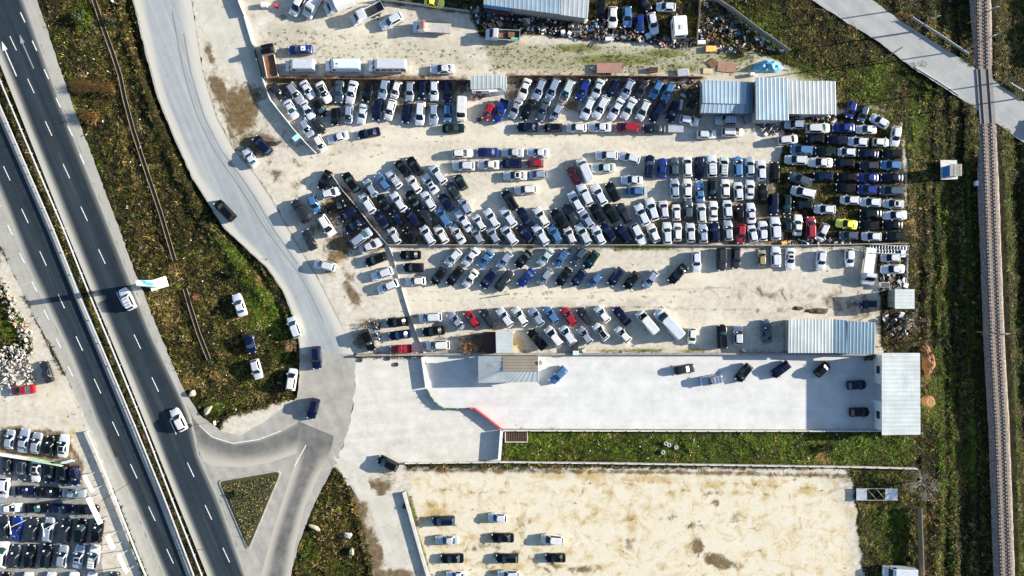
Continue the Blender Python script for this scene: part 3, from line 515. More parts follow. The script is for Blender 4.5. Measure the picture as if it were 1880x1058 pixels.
def car_parts(t):
    L, W, Ht, belt, xf, xt, xr, xrb, zb, zt = STYLE[t]; h = L / 2; w = W / 2; parts = {}
    mb = MB(); st = []       # lower hull stations: x, half width, top z, bottom z
    fl = xf + .02
    st = [(-h, .66 * w, zt - .30, .42), (-h + .06, .84 * w, zt - .09, .30), (-h + .25, .97 * w, zt - .01, .22), (min(xrb, -h + .45) - .0, w, zt, .2), (-.6, w, belt, .19), (.3, w, belt, .19), (fl, w, belt - .02, .19),
          (fl + (h - fl) * .45, .985 * w, zb + (belt - zb) * .35, .19), (h - .38, .94 * w, zb - .04, .20), (h - .17, .82 * w, zb - .10, .24), (h - .05, .66 * w, zb - .18, .28), (h, .48 * w, zb - .32, .38)]
    xs = sorted(set(st), key=lambda q: q[0]); rows = []
    for x, ww, z1, z0 in xs:
        zm = z0 + (z1 - z0) * .62
        rows.append([(x, -ww * .66, z1 + .015), (x, -ww * .90, z1 - .02), (x, -ww * .985, z1 - .10), (x, -ww, zm), (x, -ww * .97, z0 + .06), (x, -ww * .9, z0)])
    n = len(rows); half = 6
    for rr in rows: rr += [(x, -y, z) for x, y, z in rr[::-1]]
    vv = [p for rr in rows for p in rr]; k = 12; fs = []
    for i in range(n - 1):
        for j in range(k):
            a, b = i * k + j, i * k + (j + 1) % k; fs.append((a, a + k, b + k, b))
    fs.append(tuple(range(k - 1, -1, -1))[::-1]); fs.append(tuple((n - 1) * k + j for j in range(k))[::-1])
    mb.add(vv, fs, 0)
    # greenhouse
    wb, wr = .94 * w, .69 * w
    if t == 'v': wb, wr = .97 * w, .86 * w
    if t == 'u': wr = .77 * w
    zr = Ht - .035
    def ring(xF, xR, ww, z, cf, cr_):
        xm = (xF + xR) / 2
        hp = [(xF, 0), (xF - cf * .25, .55 * ww), (xF - cf, .90 * ww), (xF - cf - .18, ww), (xm, ww * 1.0), (xR + cr_ + .12, ww * .97), (xR + cr_, .88 * ww), (xR + cr_ * .25, .55 * ww), (xR, 0)]
        return [Vector((x, y, z)) for x, y in hp]
    B = ring(xf, xrb, wb, belt - .03, .20, .12); Rr = ring(xt, xr, wr, zr, .10, .10)
    full = lambda q: q + [Vector((p.x, -p.y, p.z)) for p in q[-2:0:-1]]
    FB, FR = full(B), full(Rr); m_ = len(FB)
    mb.add(FB + FR, [(i, (i + 1) % m_, m_ + (i + 1) % m_, m_ + i) for i in range(m_)], 0)
    cr = [Vector((p.x, p.y * .0, Ht + .01)) for p in Rr]
    crown = [Vector((p.x * .985 + (xt + xr) / 2 * .015, p.y * .8, Ht)) for p in Rr]
    fs = []; base = Rr + crown
    for sgn in (1, -1):
        q = [Vector((p.x, p.y * sgn, p.z)) for p in base]; ff = []
        for i in range(8): ff.append((i, i + 1, 9 + i + 1, 9 + i))
        if sgn < 0: ff = [f[::-1] for f in ff]
        mb.add(q, ff, 0)
    q = [Vector((p.x, p.y, p.z)) for p in crown] + [Vector((p.x, -p.y, p.z)) for p in crown]
    mb.add(q, [(i, 9 + i, 9 + i + 1, i + 1) if 0 < i < 7 else ((i, 9 + i + 1, i + 1) if i == 0 else (i, 9 + i, i + 1)) for i in range(8)], 0)
    # wheel arch shadows
    parts['body'] = mb
    if t == 't':    # open load bed let into the rear deck: walls and floor
        d = MB(); x0, x1 = -h + .02, -.62
        for y in (-w + .05, w - .05): d.box(((x0 + x1) / 2, y, .86), (x1 - x0, .07, .52), m=0)
        d.box((x0 + .04, 0, .86), (.07, W - .16, .52), m=0); d.box((x1 - .02, 0, .86), (.07, W - .16, .52), m=0)
        d.box(((x0 + x1) / 2, 0, .66), (x1 - x0 - .12, W - .2, .04), m=1)
        parts['load_bed'] = d
    def pane(idx, t0, t1, off, e0=0., e1=0.):
        """glass patch on the greenhouse between ring points idx, from belt (0) to roof (1)"""
        g = MB(); lo = [FB[i % m_].lerp(FR[i % m_], t0) for i in idx]; hi = [FB[i % m_].lerp(FR[i % m_], t1) for i in idx]
        for a in (lo, hi):
            a[0] = a[0].lerp(a[1], e0); a[-1] = a[-1].lerp(a[-2], e1)
        c = Vector(((xt + xr) / 2, 0, belt))
        def out(p, qn): return p + qn * off
        for i in range(len(idx) - 1):
            nn = (lo[i + 1] - lo[i]).cross(hi[i] - lo[i]).normalized()
            if nn.dot((lo[i] + hi[i]) / 2 - c) < 0: nn = -nn
            g.face([out(p, nn) for p in (lo[i], lo[i + 1], hi[i + 1], hi[i])])
        for i, f in enumerate(g.f):
            p = [Vector(g.v[k]) for k in f]
            if (p[1] - p[0]).cross(p[2] - p[0]).dot(p[0] - c) < 0: g.f[i] = f[::-1]
        return g
    parts['windscreen'] = pane([m_ - 2, m_ - 1, 0, 1, 2], .03, .97, .014, .02, .02)
    if t != 'v': parts['rear_window'] = pane([6, 7, 8, 9, 10], .12, .92, .014, .12, .12)
    hi_i = 5 if t != 'v' else 4
    parts['side_window'] = [pane([3, 4, hi_i] if hi_i != 4 else [3, 4], .12, .90, .014, .10, .06), pane([m_ - 3, m_ - 4, m_ - hi_i] if hi_i != 4 else [m_ - 3, m_ - 4], .12, .90, .014, .10, .06)]
    wh = []
    for sx in (.31 * L, -.29 * L):
        for sy in (-1, 1):
            a = MB(); y = sy * (w - .13); r = .32 if t not in 'uv' else .36
            a.bar((sx, y - .1, r), (sx, y + .1, r), r, n=14, m=0); a.bar((sx, y + sy * .095, r), (sx, y + sy * .112, r), r * .62, n=10, m=1); wh.append(a)
    parts['wheel'] = wh
    parts['headlight'] = []; parts['tail_light'] = []; parts['wing_mirror'] = []
    for sy in (-1, 1):
        a = MB(); a.box((h - .17, sy * .62 * w, zb - .12), (.20, .30, .09), rz=-sy * .45, m=0); parts['headlight'].append(a)
        a = MB(); a.box((-h + .10, sy * .72 * w, zt - .17), (.10, .20, .16), rz=sy * .3, m=0); parts['tail_light'].append(a)
        a = MB(); a.box((xf - .28, sy * (w + .08), belt + .06), (.14, .20, .14), m=0); parts['wing_mirror'].append(a)
    # extras
    c0, c1 = FB[0], FR[0]; d = (c1 - c0).normalized(); nn = Vector((d.z, 0, -d.x)); 
    if nn.x < 0: nn = -nn
    y0 = .30; o = c0.lerp(c1, .34) + nn * .03; a = MB(); a.face([o + Vector((-.04, y0 - .14, 0)) - d * .14, o + Vector((-.04, y0 + .19, 0)) - d * .14, o + Vector((-.04, y0 + .19, 0)) + d * .14, o + Vector((-.04, y0 - .14, 0)) + d * .14]); parts['price_sheet'] = a
    a = MB(); 
    for y1, y2 in ((-.62 * w, 0), (0, .62 * w)): 
        p0, p1 = c0.lerp(c1, .10) + nn * .035, c0.lerp(c1, .94) + nn * .035; bend = lambda y: -.10 * abs(y)
        a.face([p0 + Vector((bend(y1), y1, 0)), p0 + Vector((bend(y2), y2, 0)), p1 + Vector((bend(y2), y2, 0)), p1 + Vector((bend(y1), y1, 0))])
    parts['sunshade'] = a
    a = MB(); a.box(((xt + xr) / 2, 0, Ht + .004), ((xt - xr) - .16, wr * 1.46, .02)); parts['black_roof_panel'] = a
    a = MB(); a.box((xt - .50, 0, Ht + .006), (.55, .86, .02)); parts['sunroof'] = a
    parts['roof_rail'] = []
    for sy in (-1, 1):
        a = MB(); a.box(((xt + xr) / 2, sy * wr * .84, Ht + .03), ((xt - xr) - .25, .05, .05)); parts['roof_rail'].append(a)
    parts['roof_bar'] = []
    for x in (xt - .45, (xt + xr) / 2 - .1, xr + .45):
        a = MB(); a.box((x, 0, Ht + .05), (.06, wr * 1.75, .04)); parts['roof_bar'].append(a)
    a = MB(); a.box((xt - .9, 0, Ht + .05), (.8, .85, .10)); a.box((xt - .9, .1, Ht + .12), (.2, .2, .06), m=1); parts['roof_hatch'] = a
    a = MB(); a.box((h - .55, 0, zb + .035), (.72, W * .74, .012), tilt=(0, .06)); parts['bonnet'] = a
    return parts
PMATS = {'load_bed': None, 'windscreen': [GLASS], 'rear_window': [GLASS], 'side_window': [GLASS], 'wheel': [RUBBER, RIM], 'headlight': [LAMP], 'tail_light': [TAIL], 'wing_mirror': None, 'price_sheet': [CARD], 'sunshade': [CARD], 'black_roof_panel': [GLASS],
         'sunroof': [GLASS], 'roof_rail': [CHROME], 'roof_bar': [DARKTRIM], 'roof_hatch': [WHITE, DARKTRIM], 'bonnet': [DARKTRIM]}
CACHE = {}; PARTS = {t: car_parts(t) for t in STYLE}
def cmesh(t, part, i, mats):
    key = (t, part, i, mats[0].name)
    if key not in CACHE:
        q = PARTS[t][part]; q = q[i] if isinstance(q, list) else q
        if part == 'load_bed': mats = [mats[0], DARKTRIM]
        me = q.mesh(part, mats, part in ('body', 'windscreen'))
        if part == 'body':
            me.set_sharp_from_angle(angle=R(38))
        CACHE[key] = me
    return CACHE[key]
KIND = {'s': ("saloon_car", "saloon"), 'h': ("hatchback_car", "hatchback"), 'w': ("estate_car", "estate car"), 'u': ("off_road_car", "off-road car"), 'v': ("delivery_van", "van"), 't': ("pickup_truck", "pickup")}
CNAME = {'W': 'white', 'S': 'silver', 'G': 'grey', 'K': 'black', 'N': 'navy', 'B': 'blue', 'L': 'steel blue', 'R': 'red', 'T': 'dark green', 'Y': 'yellow', 'P': 'pale green', 'O': 'olive'}
def add_car(u, v, ang, Lpx, col, t, flags, label, group):
    L, W = STYLE[t][:2]; Lm = Lpx * S * .985; zc = STYLE[t][2] * .6
    root = empty(KIND[t][0], P(u, v, zc) * Vector((1, 1, 0)) if False else Vector((P(u, v, zc).x, P(u, v, zc).y, .015)), R(ang) + rnd.gauss(0, .01))
    fx = max(.82, min(1.28, Lm / L)); k = max(.94, min(1.12, .55 + .45 * fx))
    root.scale = (fx, k, k)
    tag(root, label, KIND[t][1], group)
    st = t; q = rnd.random()
    if t == 'w' and q < .33: st = 'm'
    if t == 'h' and Lpx < 36: st = 'c'
    L = STYLE[st][0]; fx = max(.84, min(1.28, Lm / L)); k = max(.95, min(1.12, .55 + .45 * fx)) * rnd.uniform(.975, 1.025); root.scale = (fx, k, k)
    pm = PAINT[{'W': 'W2', 'S': 'S2', 'K': 'K2'}.get(col, col)] if rnd.random() < .28 else (PAINT['W3'] if col == 'W' and rnd.random() < .2 else PAINT[col])
    def part(name, i=0, mats=None):
        link(bpy.data.objects.new(name, cmesh(st, name, i, mats or PMATS[name] or [pm])), root)
    part('body', 0, [pm])
    gl = [GLASS_T] if rnd.random() < .22 else [GLASS]
    part('windscreen', 0, gl)
    if t != 'v': part('rear_window', 0, gl)
    for i in (0, 1): part('side_window', i)
    for i in range(4): part('wheel', i)
    for i in (0, 1): part('headlight', i); part('tail_light', i); part('wing_mirror', i)
    if t == 't': part('load_bed', 0, [pm])
    if 'p' in flags: part('price_sheet')
    if 'q' in flags: part('sunshade')
    if 'k' in flags: part('black_roof_panel')
    if 'o' in flags: part('sunroof')
    if 'r' in flags: part('roof_rail', 0); part('roof_rail', 1)
    if 'b' in flags:
        for i in range(3): part('roof_bar', i)
    if 'h' in flags: part('roof_hatch')
    if 'c' in flags: part('bonnet')
    return root
CARS = """# A1|back row left of the small white shed
509 168 309 36 K h p
541 170 305 42 S w p
564 164 302 36 W s p
594 169 297 42 W s pk
622 168 266 42 G s 
645 169 258 44 W s p
675 169 255 36 K h 
704 163 258 38 S w p
727 164 254 33 W h p
752 167 266 36 S w 
775 165 267 34 N h p
797 166 269 38 W w p
821 166 270 40 N w 
# A2|second row left of the small white shed
534 200 299 37 W s 
564 201 301 37 W s 
587 198 302 33 K h 
615 214 270 32 K h 
640 209 265 34 S h pc
665 209 258 37 W s 
693 202 260 38 N h 
716 201 255 40 W h p
746 207 263 37 N h 
771 208 266 44 W w 
796 209 268 40 S w p
821 207 270 33 L h 
847 199 268 45 W v 
# A3|lower end beside the slanting white wall
562 234 301 37 S h p
585 231 302 32 K h 
620 252 197 40 W s 
677 244 191 42 N s 
587 263 301 33 W h p
833 235 1 43 T s 
# B1|back row right of the small white shed
963 163 250 41 W s 
990 164 247 42 S w p
1015 163 246 41 S w p
1041 166 246 43 P w pc
1070 165 245 39 B h p
1097 163 247 39 P s 
1125 163 239 34 N h p
1152 163 243 39 S h p
1177 164 243 36 K s 
1205 164 242 36 L h 
1227 168 244 37 L h p
# B2|second row right of the small white shed
897 204 245 34 R h p
919 203 248 45 B t p
946 199 245 37 S s 
969 201 245 39 K s p
997 201 248 44 G s p
1022 205 242 33 S h p
1079 199 246 42 W w 
1103 197 240 46 W w p
1131 200 240 44 W s p
1154 199 242 44 W s 
1181 202 244 41 W h 
1207 205 240 41 N w 
1236 204 250 40 N w p
# B3|nose-to-tail line along the upper drive
969 233 180 41 N s 
1015 234 181 35 K h p
1058 234 178 38 W h 
1101 233 179 43 W s p
1152 234 179 45 R w 
1201 236 178 42 K s p
1266 221 348 36 W w 
1298 246 1 37 W h 
1345 242 0 40 W w 
1334 220 180 40 S u b
# C0|loose group at the top right corner
1563 201 255 32 B h 
1585 208 252 33 G h 
1615 222 150 36 W h 
1645 250 263 39 W w 
# C1|first side-on line of the right corner
1459 228 180 36 S w 
1502 235 0 45 W w 
1549 234 181 41 B s 
1591 237 178 38 W s 
# C2|second side-on line of the right corner
1447 256 6 37 W w 
1497 255 178 34 K h 
1537 256 178 36 N h 
1576 260 176 38 W h 
1618 261 357 28 W h 
# C3|third side-on line of the right corner
1472 275 177 42 L w 
1516 277 177 39 T w 
1555 279 178 34 W h 
1595 282 175 33 N s 
1638 282 179 37 K w 
# C4|fourth side-on line of the right corner
1462 293 178 42 W w 
1506 298 178 46 W s 
1551 299 178 38 K h 
1596 304 180 35 K w 
1636 303 178 39 L h 
# C5|fifth side-on line of the right corner
1470 329 159 45 G w 
1512 324 179 37 N h 
1556 325 180 37 K h 
1594 326 179 38 B s 
1638 326 179 41 N s 
# C6|sixth side-on line of the right corner
1475 353 166 46 W w 
1553 344 179 37 K h 
1593 348 178 37 B h 
1637 350 178 45 G w 
# C7|seventh side-on line of the right corner
1475 376 178 37 K h 
1561 367 178 35 W h 
1599 371 178 39 W h 
1641 374 177 39 W h o
# C8|eighth side-on line of the right corner
1515 384 178 40 W h 
1599 392 179 40 K s 
1643 395 181 44 W s 
# C9|ninth side-on line of the right corner
1555 411 172 39 Y s 
1596 413 178 37 K h 
1639 413 178 37 K s 
# Ca|bottom side-on line of the right corner
1559 432 178 35 G h 
1601 434 179 37 W h 
1645 433 178 35 T w 
# D1|top line of the small middle island
849 281 2 39 W w 
895 279 180 40 B s 
941 280 179 42 W s 
988 280 178 41 W s p
# D2|middle line of the small middle island
851 304 179 42 W w 
897 302 178 41 W s p
939 300 180 38 N w 
982 300 180 33 R h 
# D3|bottom line of the small middle island
946 322 180 45 W s o
988 320 180 33 S h 
# D4|loose cluster right of the middle island
965 348 184 42 W w 
1114 285 179 42 W w 
1156 289 165 40 W w 
1074 312 115 48 W v 
1053 321 117 36 R h 
1108 308 181 45 P s 
1160 330 179 40 W s 
1166 351 180 37 L h c
# E1|front row of the slanting middle block
644 334 125 42 K w p
680 345 122 35 S h 
702 334 127 37 L w 
723 329 127 38 W w pb
738 308 127 34 K h 
761 304 126 39 K w r
760 338 126 36 W h p
789 337 124 42 W s o
804 320 127 41 W w 
846 334 120 32 T h 
# E2|second row of the slanting middle block
674 373 123 41 W w p
704 373 121 33 K s p
731 370 125 40 W w 
758 366 124 34 K s p
786 368 122 39 W w p
819 371 126 37 N h 
832 350 121 37 K h p
854 379 119 34 S h p
# E3|third row of the slanting middle block
700 403 124 32 N w 
728 402 124 32 N h p
756 400 123 35 N w 
782 398 122 36 K s 
814 399 125 40 L w 
851 405 125 45 W s 
880 409 124 32 W h 
903 401 124 41 W w 
933 398 125 42 W w 
936 367 123 40 K w r
963 398 121 40 N s 
994 398 122 41 W w 
1026 401 123 40 K h 
1047 393 119 42 K s 
# E4|bottom row of the slanting middle block
724 433 121 34 W h p
752 432 125 31 K h p
785 432 122 39 W w 
810 430 121 37 W w 
840 430 121 40 W s p
877 434 121 32 S h 
906 433 122 33 S h 
935 432 125 40 W w 
964 429 130 38 N w p
993 431 124 43 W w p
1019 430 121 37 L h 
1047 433 115 34 W h 
1071 430 120 44 P w 
1099 432 117 37 W h 
1117 426 126 39 N w 
1145 430 123 30 N w 
# E5|steep right-hand end of the slanting middle block
1057 370 118 41 W w 
1077 402 123 38 S h 
1074 357 117 45 W u p
1100 357 118 43 W w 
1125 352 118 38 K h 
1096 391 117 37 K h 
1121 391 122 39 K w 
1146 391 118 41 K w 
1179 394 115 43 W w 
1197 384 107 45 W w 
1172 430 297 43 W w 
1200 428 114 37 W h 
# V1|top row of the upright block
1193 305 87 43 N w r
1216 308 87 38 B s 
1238 306 92 34 G w 
1262 305 92 40 W w 
1284 309 268 43 N s 
1307 304 92 43 W u pb
1329 306 88 38 P w b
1355 306 92 40 L w p
1377 306 92 38 S h 
1398 312 93 40 W w 
1423 316 89 39 K h 
# V2|second row of the upright block
1239 346 93 38 S h 
1262 346 91 38 W h p
1285 352 92 39 L s p
1308 346 270 35 K h 
1332 346 92 36 W h 
1356 351 94 35 W h 
1377 347 90 37 W s 
1402 356 95 37 K s 
1421 375 271 40 N w 
# V3|third row of the upright block
1219 385 97 35 W h 
1242 390 93 31 W h 
1264 384 91 34 G w p
1288 391 93 37 W w 
1310 387 90 37 W s 
1336 384 94 35 W h 
1358 390 92 28 K h p
1379 391 92 39 W s p
# V4|bottom row of the upright block
1225 428 93 42 W w 
1244 426 91 35 W h 
1268 427 94 38 W h 
1291 429 94 36 S h p
1313 426 92 38 N w 
1337 423 94 39 S w p
1361 429 269 35 R w 
1382 429 101 33 W h 
1401 424 91 38 W w 
1424 419 93 43 W u 
1445 375 270 32 T w 
1446 412 90 25 T h 
1465 413 87 40 W s 
1489 418 91 42 R w 
1510 426 245 35 W h 
# L|muddy verge left of the slanting fence
596 330 243 36 K s 
607 354 16 37 W h 
551 387 119 47 K u r
576 374 293 36 L h 
617 380 26 35 K h 
639 392 218 35 N h b
650 414 214 39 N s 
599 414 301 42 W w 
568 440 116 41 K s 
663 436 38 45 S w 
681 451 26 46 W s 
# P0|side-on pairs left of the herringbone
690 476 201 42 K w 
701 503 200 41 W w p
712 526 204 41 W h p
753 468 180 40 K s p
759 491 180 38 K w b
763 516 181 38 W h p
# P1|upper herringbone row below the long wall
832 473 229 37 W h p
864 472 229 40 W s p
891 476 231 36 L s p
926 478 232 37 S w p
961 476 229 35 K s p
1002 472 229 35 P s p
1030 474 231 37 L w pb
1063 471 234 35 G w p
1086 477 234 37 T h p
# P2|lower herringbone row below the long wall
805 507 236 35 K h p
835 507 233 40 K w p
864 511 232 37 W s p
897 512 234 39 N w p
926 515 53 45 K s 
966 510 228 40 B s p
1001 508 232 35 S h p
1035 508 235 38 K s p
1063 510 232 35 N h p
1093 514 228 31 L h p
1131 508 233 38 N w pr
1160 515 232 37 K h p
1195 513 236 37 S h p
# Q|upright row right of the herringbone
1245 503 227 44 K s 
1279 480 272 38 W w 
1326 476 270 43 K u 
1352 474 268 39 K w 
1399 474 89 30 O h 
1425 471 92 37 W u 
1451 475 268 41 W s o
1508 478 266 37 W w 
1560 473 270 35 W h 
1636 473 181 36 W h 
1639 494 182 43 W s 
1596 559 181 30 N h 
# Z0|dark group at the left gate
676 625 290 42 K u p
730 591 185 42 K s 
734 615 188 41 N s 
736 641 184 38 R t 
790 583 185 43 W w p
796 608 186 42 K s 
804 634 182 44 W w p
# Z1|upper row above the white yard
837 589 134 40 S s p
866 586 129 36 R h p
896 584 126 39 K w p
927 583 126 41 W w p
955 581 125 40 W h p
985 582 125 38 S h p
1012 579 128 37 L h p
1044 581 126 39 R w p
1074 580 129 37 K w pr
1106 577 129 36 W h p
1142 580 129 40 N s p
1189 592 131 51 W v p
1229 595 134 67 W v 
# Z2|lower row above the white yard
986 623 129 44 K t 
1017 618 129 44 W w 
1042 615 125 40 W w p
1074 616 128 37 S h p
1103 609 131 37 W h pk
1144 614 133 36 W h p
1271 617 265 30 W h 
1327 618 92 45 K u r
1356 615 90 36 W w p
1408 608 92 44 G s p
# Y|white concrete yard
1025 689 224 39 L w 
1258 678 10 39 K s q
1308 698 190 43 S u b
1366 685 231 38 K w pr
1434 679 216 39 N w b
1511 678 44 33 K h q
1574 707 3 36 N h 
1579 757 0 37 K h 
# X1|left column of the bottom sandy lot
814 957 181 42 N w r
821 992 180 44 W s 
830 1026 181 43 K s 
838 1057 181 38 W s 
# X2|middle column of the bottom sandy lot
914 951 179 36 W h 
923 988 179 42 K s 
931 1026 179 42 K w r
934 1056 180 41 W w 
# X3|right column of the bottom sandy lot
1014 991 176 42 W w 
1020 1025 180 38 K s 
# K1|top row of the lower-left lot
17 807 83 36 S h p
43 809 83 45 S s p
66 814 81 40 S h p
90 819 85 37 K h p
115 819 83 43 W s pk
# K2|second row of the lower-left lot
12 855 270 31 K h p
39 863 270 38 K w pr
65 865 267 42 W s k
90 868 264 39 K h p
115 872 267 39 K h p
136 874 275 37 N h p
# K3|upper side-on line of the lower-left lot
6 896 266 38 W w p
45 901 0 34 N s p
88 904 355 46 K s p
135 906 358 43 S s p
# K4|lower side-on line of the lower-left lot
19 933 3 42 W s p
66 933 0 44 K s p
111 934 358 45 N s p
158 936 0 45 K s 
# K5|fifth row of the lower-left lot
6 967 87 43 K w 
29 971 82 46 B s 
59 973 82 46 K w p
89 973 84 46 S w 
119 975 83 45 K w p
148 975 83 45 K w p
178 975 82 45 K w p
# K6|sixth row of the lower-left lot
4 1019 84 49 W w 
26 1022 83 44 K w p
54 1022 82 44 K w p
84 1021 83 45 K w pr
114 1022 83 42 S w p
144 1022 82 44 S s po
171 1024 81 47 W w pb
# K7|bottom row of the lower-left lot
8 1072 85 42 K w 
49 1072 84 42 W w 
91 1072 84 42 W s 
133 1072 84 42 W w 
166 1072 84 43 W s 
208 1072 84 43 K w 
# H|0
232 549 117 43 W u b * white roof-railed car driving on the highway beside the totem sign
327 771 117 45 W w  * white estate car driving on the highway above the slip road turn
574 751 256 39 N u r * dark blue car turning at the asphalt junction mouth
439 560 109 44 W s  * white saloon parked alone on the green grass track
540 601 110 41 W w  * white van-like estate parked at the grassy edge of the service road
459 631 285 36 N w  * dark navy estate parked in the rough grass facing down
470 678 285 38 W w  * white estate parked in rough grass below the navy one
535 697 81 41 W w  * white estate parked at the gravel corner of the verge
580 657 273 43 N u r * navy car driving down the service road casting a blue shadow
712 851 152 41 K w  * black car standing alone on cracked concrete at the bottom gate
84 683 107 42 K s  * black saloon by the white rubble heap left of the highway
40 716 186 47 R s  * red saloon at the left edge below the rubble heap
412 386 134 47 K w  * black car at the grassy left edge of the service road
596 487 166 40 W w  * white car driving on the service road beside the dirt entrance
1919 234 149 49 G w  * grey car on the road just past the level crossing
459 289 122 37 W s  * white saloon at the muddy edge of the service road
481 266 133 42 N w  * navy estate on the mud beside the white saloon
547 8 241 45 W w  * white estate at the top edge beside the white pickup
1104 17 267 38 K s  * black saloon right of the long corrugated roof
1125 31 268 40 W h  * white hatchback between the black and the blue cars
1152 30 271 39 L w  * steel blue estate parked by the scrap heap
1175 43 273 34 B h  * bright blue hatchback parked at the scrap heap edge
1199 42 282 41 W w  * white estate left of the boxy white caravan
1223 12 177 36 W h  * white hatchback lying side-on above the caravan
1182 3 305 24 K s  * dark saloon cut by the top edge near the white hatchback
797 4 351 34 Y s  * yellow saloon at the top edge behind the thin fence
718 38 209 45 W w  * white small delivery car behind the tow truck
812 126 181 46 W s  * white saloon parked on the stubble right of the minibus
551 91 182 45 B w h * dark blue square van with a white roof hatch"""
ORD = ["", "first", "second", "third", "fourth", "fifth", "sixth", "seventh", "eighth", "ninth", "tenth", "eleventh", "twelfth", "thirteenth", "fourteenth"]
def build_cars():
    rows = []
    for l in CARS.strip().split("\n"):
        if l[0] == '#': rows.append((l.split('|')[1].strip(), [])); continue
        lab = ''
        if '*' in l: l, lab = l.split('*', 1)
        q = l.split(); rows[-1][1].append((float(q[0]), float(q[1]), float(q[2]), float(q[3]), q[4], q[5], q[6] if len(q) > 6 else '', lab.strip()))
    for phrase, cars in rows:
        if not cars: continue
        du = max(c[0] for c in cars) - min(c[0] for c in cars); dv = max(c[1] for c in cars) - min(c[1] for c in cars)
        vert = dv > du; cars.sort(key=lambda c: c[1] if vert else c[0]); cnt = {}
        name = lambda c: CNAME[c[4]] + ' ' + KIND[c[5]][1]
        for c in cars: cnt[name(c)] = cnt.get(name(c), 0) + 1
        seen = {}
        for c in cars:
            k = name(c); seen[k] = seen.get(k, 0) + 1; ex = ''
            if 'k' in c[6]: ex = ' with black roof'
            elif 'o' in c[6]: ex = ' with sunroof'
            elif 'q' in c[6]: ex = ' with white sunshade'
            elif 'c' in c[6]: ex = ' with black bonnet'
            if c[7]: lab = c[7]; grp = None
            else:
                grp = "cars of the " + phrase
                if cnt[k] == 1: lab = f"the only {k}{ex}, {phrase}"
                else: lab = f"{ORD[seen[k]]} {k}{ex} from the {'top' if vert else 'left'}, {phrase}"
            if len(lab.split()) > 16: lab = lab.replace(ex, '').replace(' estate car', ' estate')
            add_car(*c[:7], lab, grp)

# ------------------------------------------------------------------ buildings
def ribbed(mb, quad, rib_axis, pitch, hgt, m=0, thick=.06):
    """trapezoid-ribbed sheet over a 3-D quad a,b,c,d (a-b and d-c along u). rib_axis 0: ribs run a->d, 1: ribs run a->b"""
    a, b, c, d = [Vector(p) for p in quad]
    if rib_axis == 1: a, b, c, d = b, c, d, a
    n = max(2, int((b - a).length / pitch)); nn = (b - a).cross(d - a).normalized()
    if nn.z < 0: nn = -nn
    prof = []
    for i in range(n):
        for f, z in ((0, 0), (.55, 0), (.66, hgt), (.89, hgt)): prof.append(((i + f) / n, z))
    prof.append((1, 0))
    top = [a.lerp(b, t) + nn * z for t, z in prof] + [d.lerp(c, t) + nn * z for t, z in prof]; k = len(prof)
    mb.add(top, [(i, i + 1, k + i + 1, k + i) for i in range(k - 1)], m)
    lo = [p - nn * thick for p in (a, b, c, d)]
    mb.add(lo, [(3, 2, 1, 0)], m)
    mb.add([a, b, c, d] + lo, [(0, 4, 5, 1), (1, 5, 6, 2), (2, 6, 7, 3), (3, 7, 4, 0)], m)
def hut(name, label, cat, roofs, walls, h, wallmat, door=None, windows=(), group=None):
    """roofs: list of (four (u,v,z) photo corners, material, rib axis, pitch); walls: photo outline at roof height, shrunk to stand under it"""
    cu = sum(p[0] for p in walls) / len(walls); cv = sum(p[1] for p in walls) / len(walls); org = P(cu, cv, h); org.z = 0
    root = empty(name, org); tag(root, label, cat, group)
    w = [P(u, v, h) - org for u, v in walls]; w = [Vector((p.x * .975, p.y * .975, 0)) for p in w]
    mb = MB(); mb.prism([(p.x, p.y) for p in w], 0, h - .22); mb.build("wall", wallmat, root)
    for q, mat, ax, pitch in roofs:
        mb = MB(); ribbed(mb, [P(u, v, z) - org for u, v, z in q], ax, pitch, .022); mb.build("roof", mat, root)
    def onwall(i, t, wd, z0, z1, nm, mat):
        a, b = w[i], w[(i + 1) % len(w)]; d = (b - a).normalized(); nn = Vector((d.y, -d.x, 0)); c = a.lerp(b, t)
        if nn.dot(c) < 0: nn = -nn
        m = MB(); m.box((c.x + nn.x * .02, c.y + nn.y * .02, (z0 + z1) / 2), (wd, .09, z1 - z0), rz=math.atan2(d.y, d.x)); return m.build(nm, mat, root)
    if door: onwall(door[0], door[1], door[2], 0.02, min(h - .5, door[3]), "door", STEEL)
    for i, t, wd in windows:
        f = onwall(i, t, wd, 1.0, min(h - .6, 2.1), "window", GLASS)
    return root
hut("corrugated_workshop", "long corrugated workshop roof at the top edge above the scrap heap", "workshop", [([(888, -60, 4.6), (1030, -60, 4.6), (1028, 26, 3.9), (888, 8, 3.9)], ROOF_B, 0, .8), ([(1031, -60, 4.6), (1086, -60, 4.6), (1079, 34, 3.9), (1029, 27, 3.9)], ROOF_W, 0, .8)],
    [(890, -58), (1083, -58), (1077, 30), (890, 6)], 3.9, CONC_D, None, ())
lt = hut("glazed_lean_to", "glazed blue lean-to with a maroon base under the long workshop roof", "lean-to", [([(888, 7, 2.9), (936, 15, 2.9), (936, 21, 2.4), (888, 14, 2.4)], BLUEP, 0, .9)], [(888, 8), (936, 15), (936, 23), (888, 16)], 2.4, BRICK)
hut("metal_shed", "left shed of the triple metal roof group with a stepped blue roof", "shed", [([(1289, 147, 4.0), (1370, 150, 4.0), (1369, 191, 3.7), (1290, 189, 3.7)], ROOF_B, 0, .74), ([(1289, 189, 3.5), (1369, 191, 3.5), (1369, 208, 3.1), (1286, 207, 3.1)], ROOF_B, 0, .74), ([(1370, 150, 3.9), (1384, 151, 3.6), (1382, 208, 3.3), (1369, 208, 3.5)], ROOF_D, 0, .74)],
    [(1291, 150), (1381, 152), (1380, 205), (1290, 205)], 3.1, CONC_D, (2, .4, 2.4, 2.4))
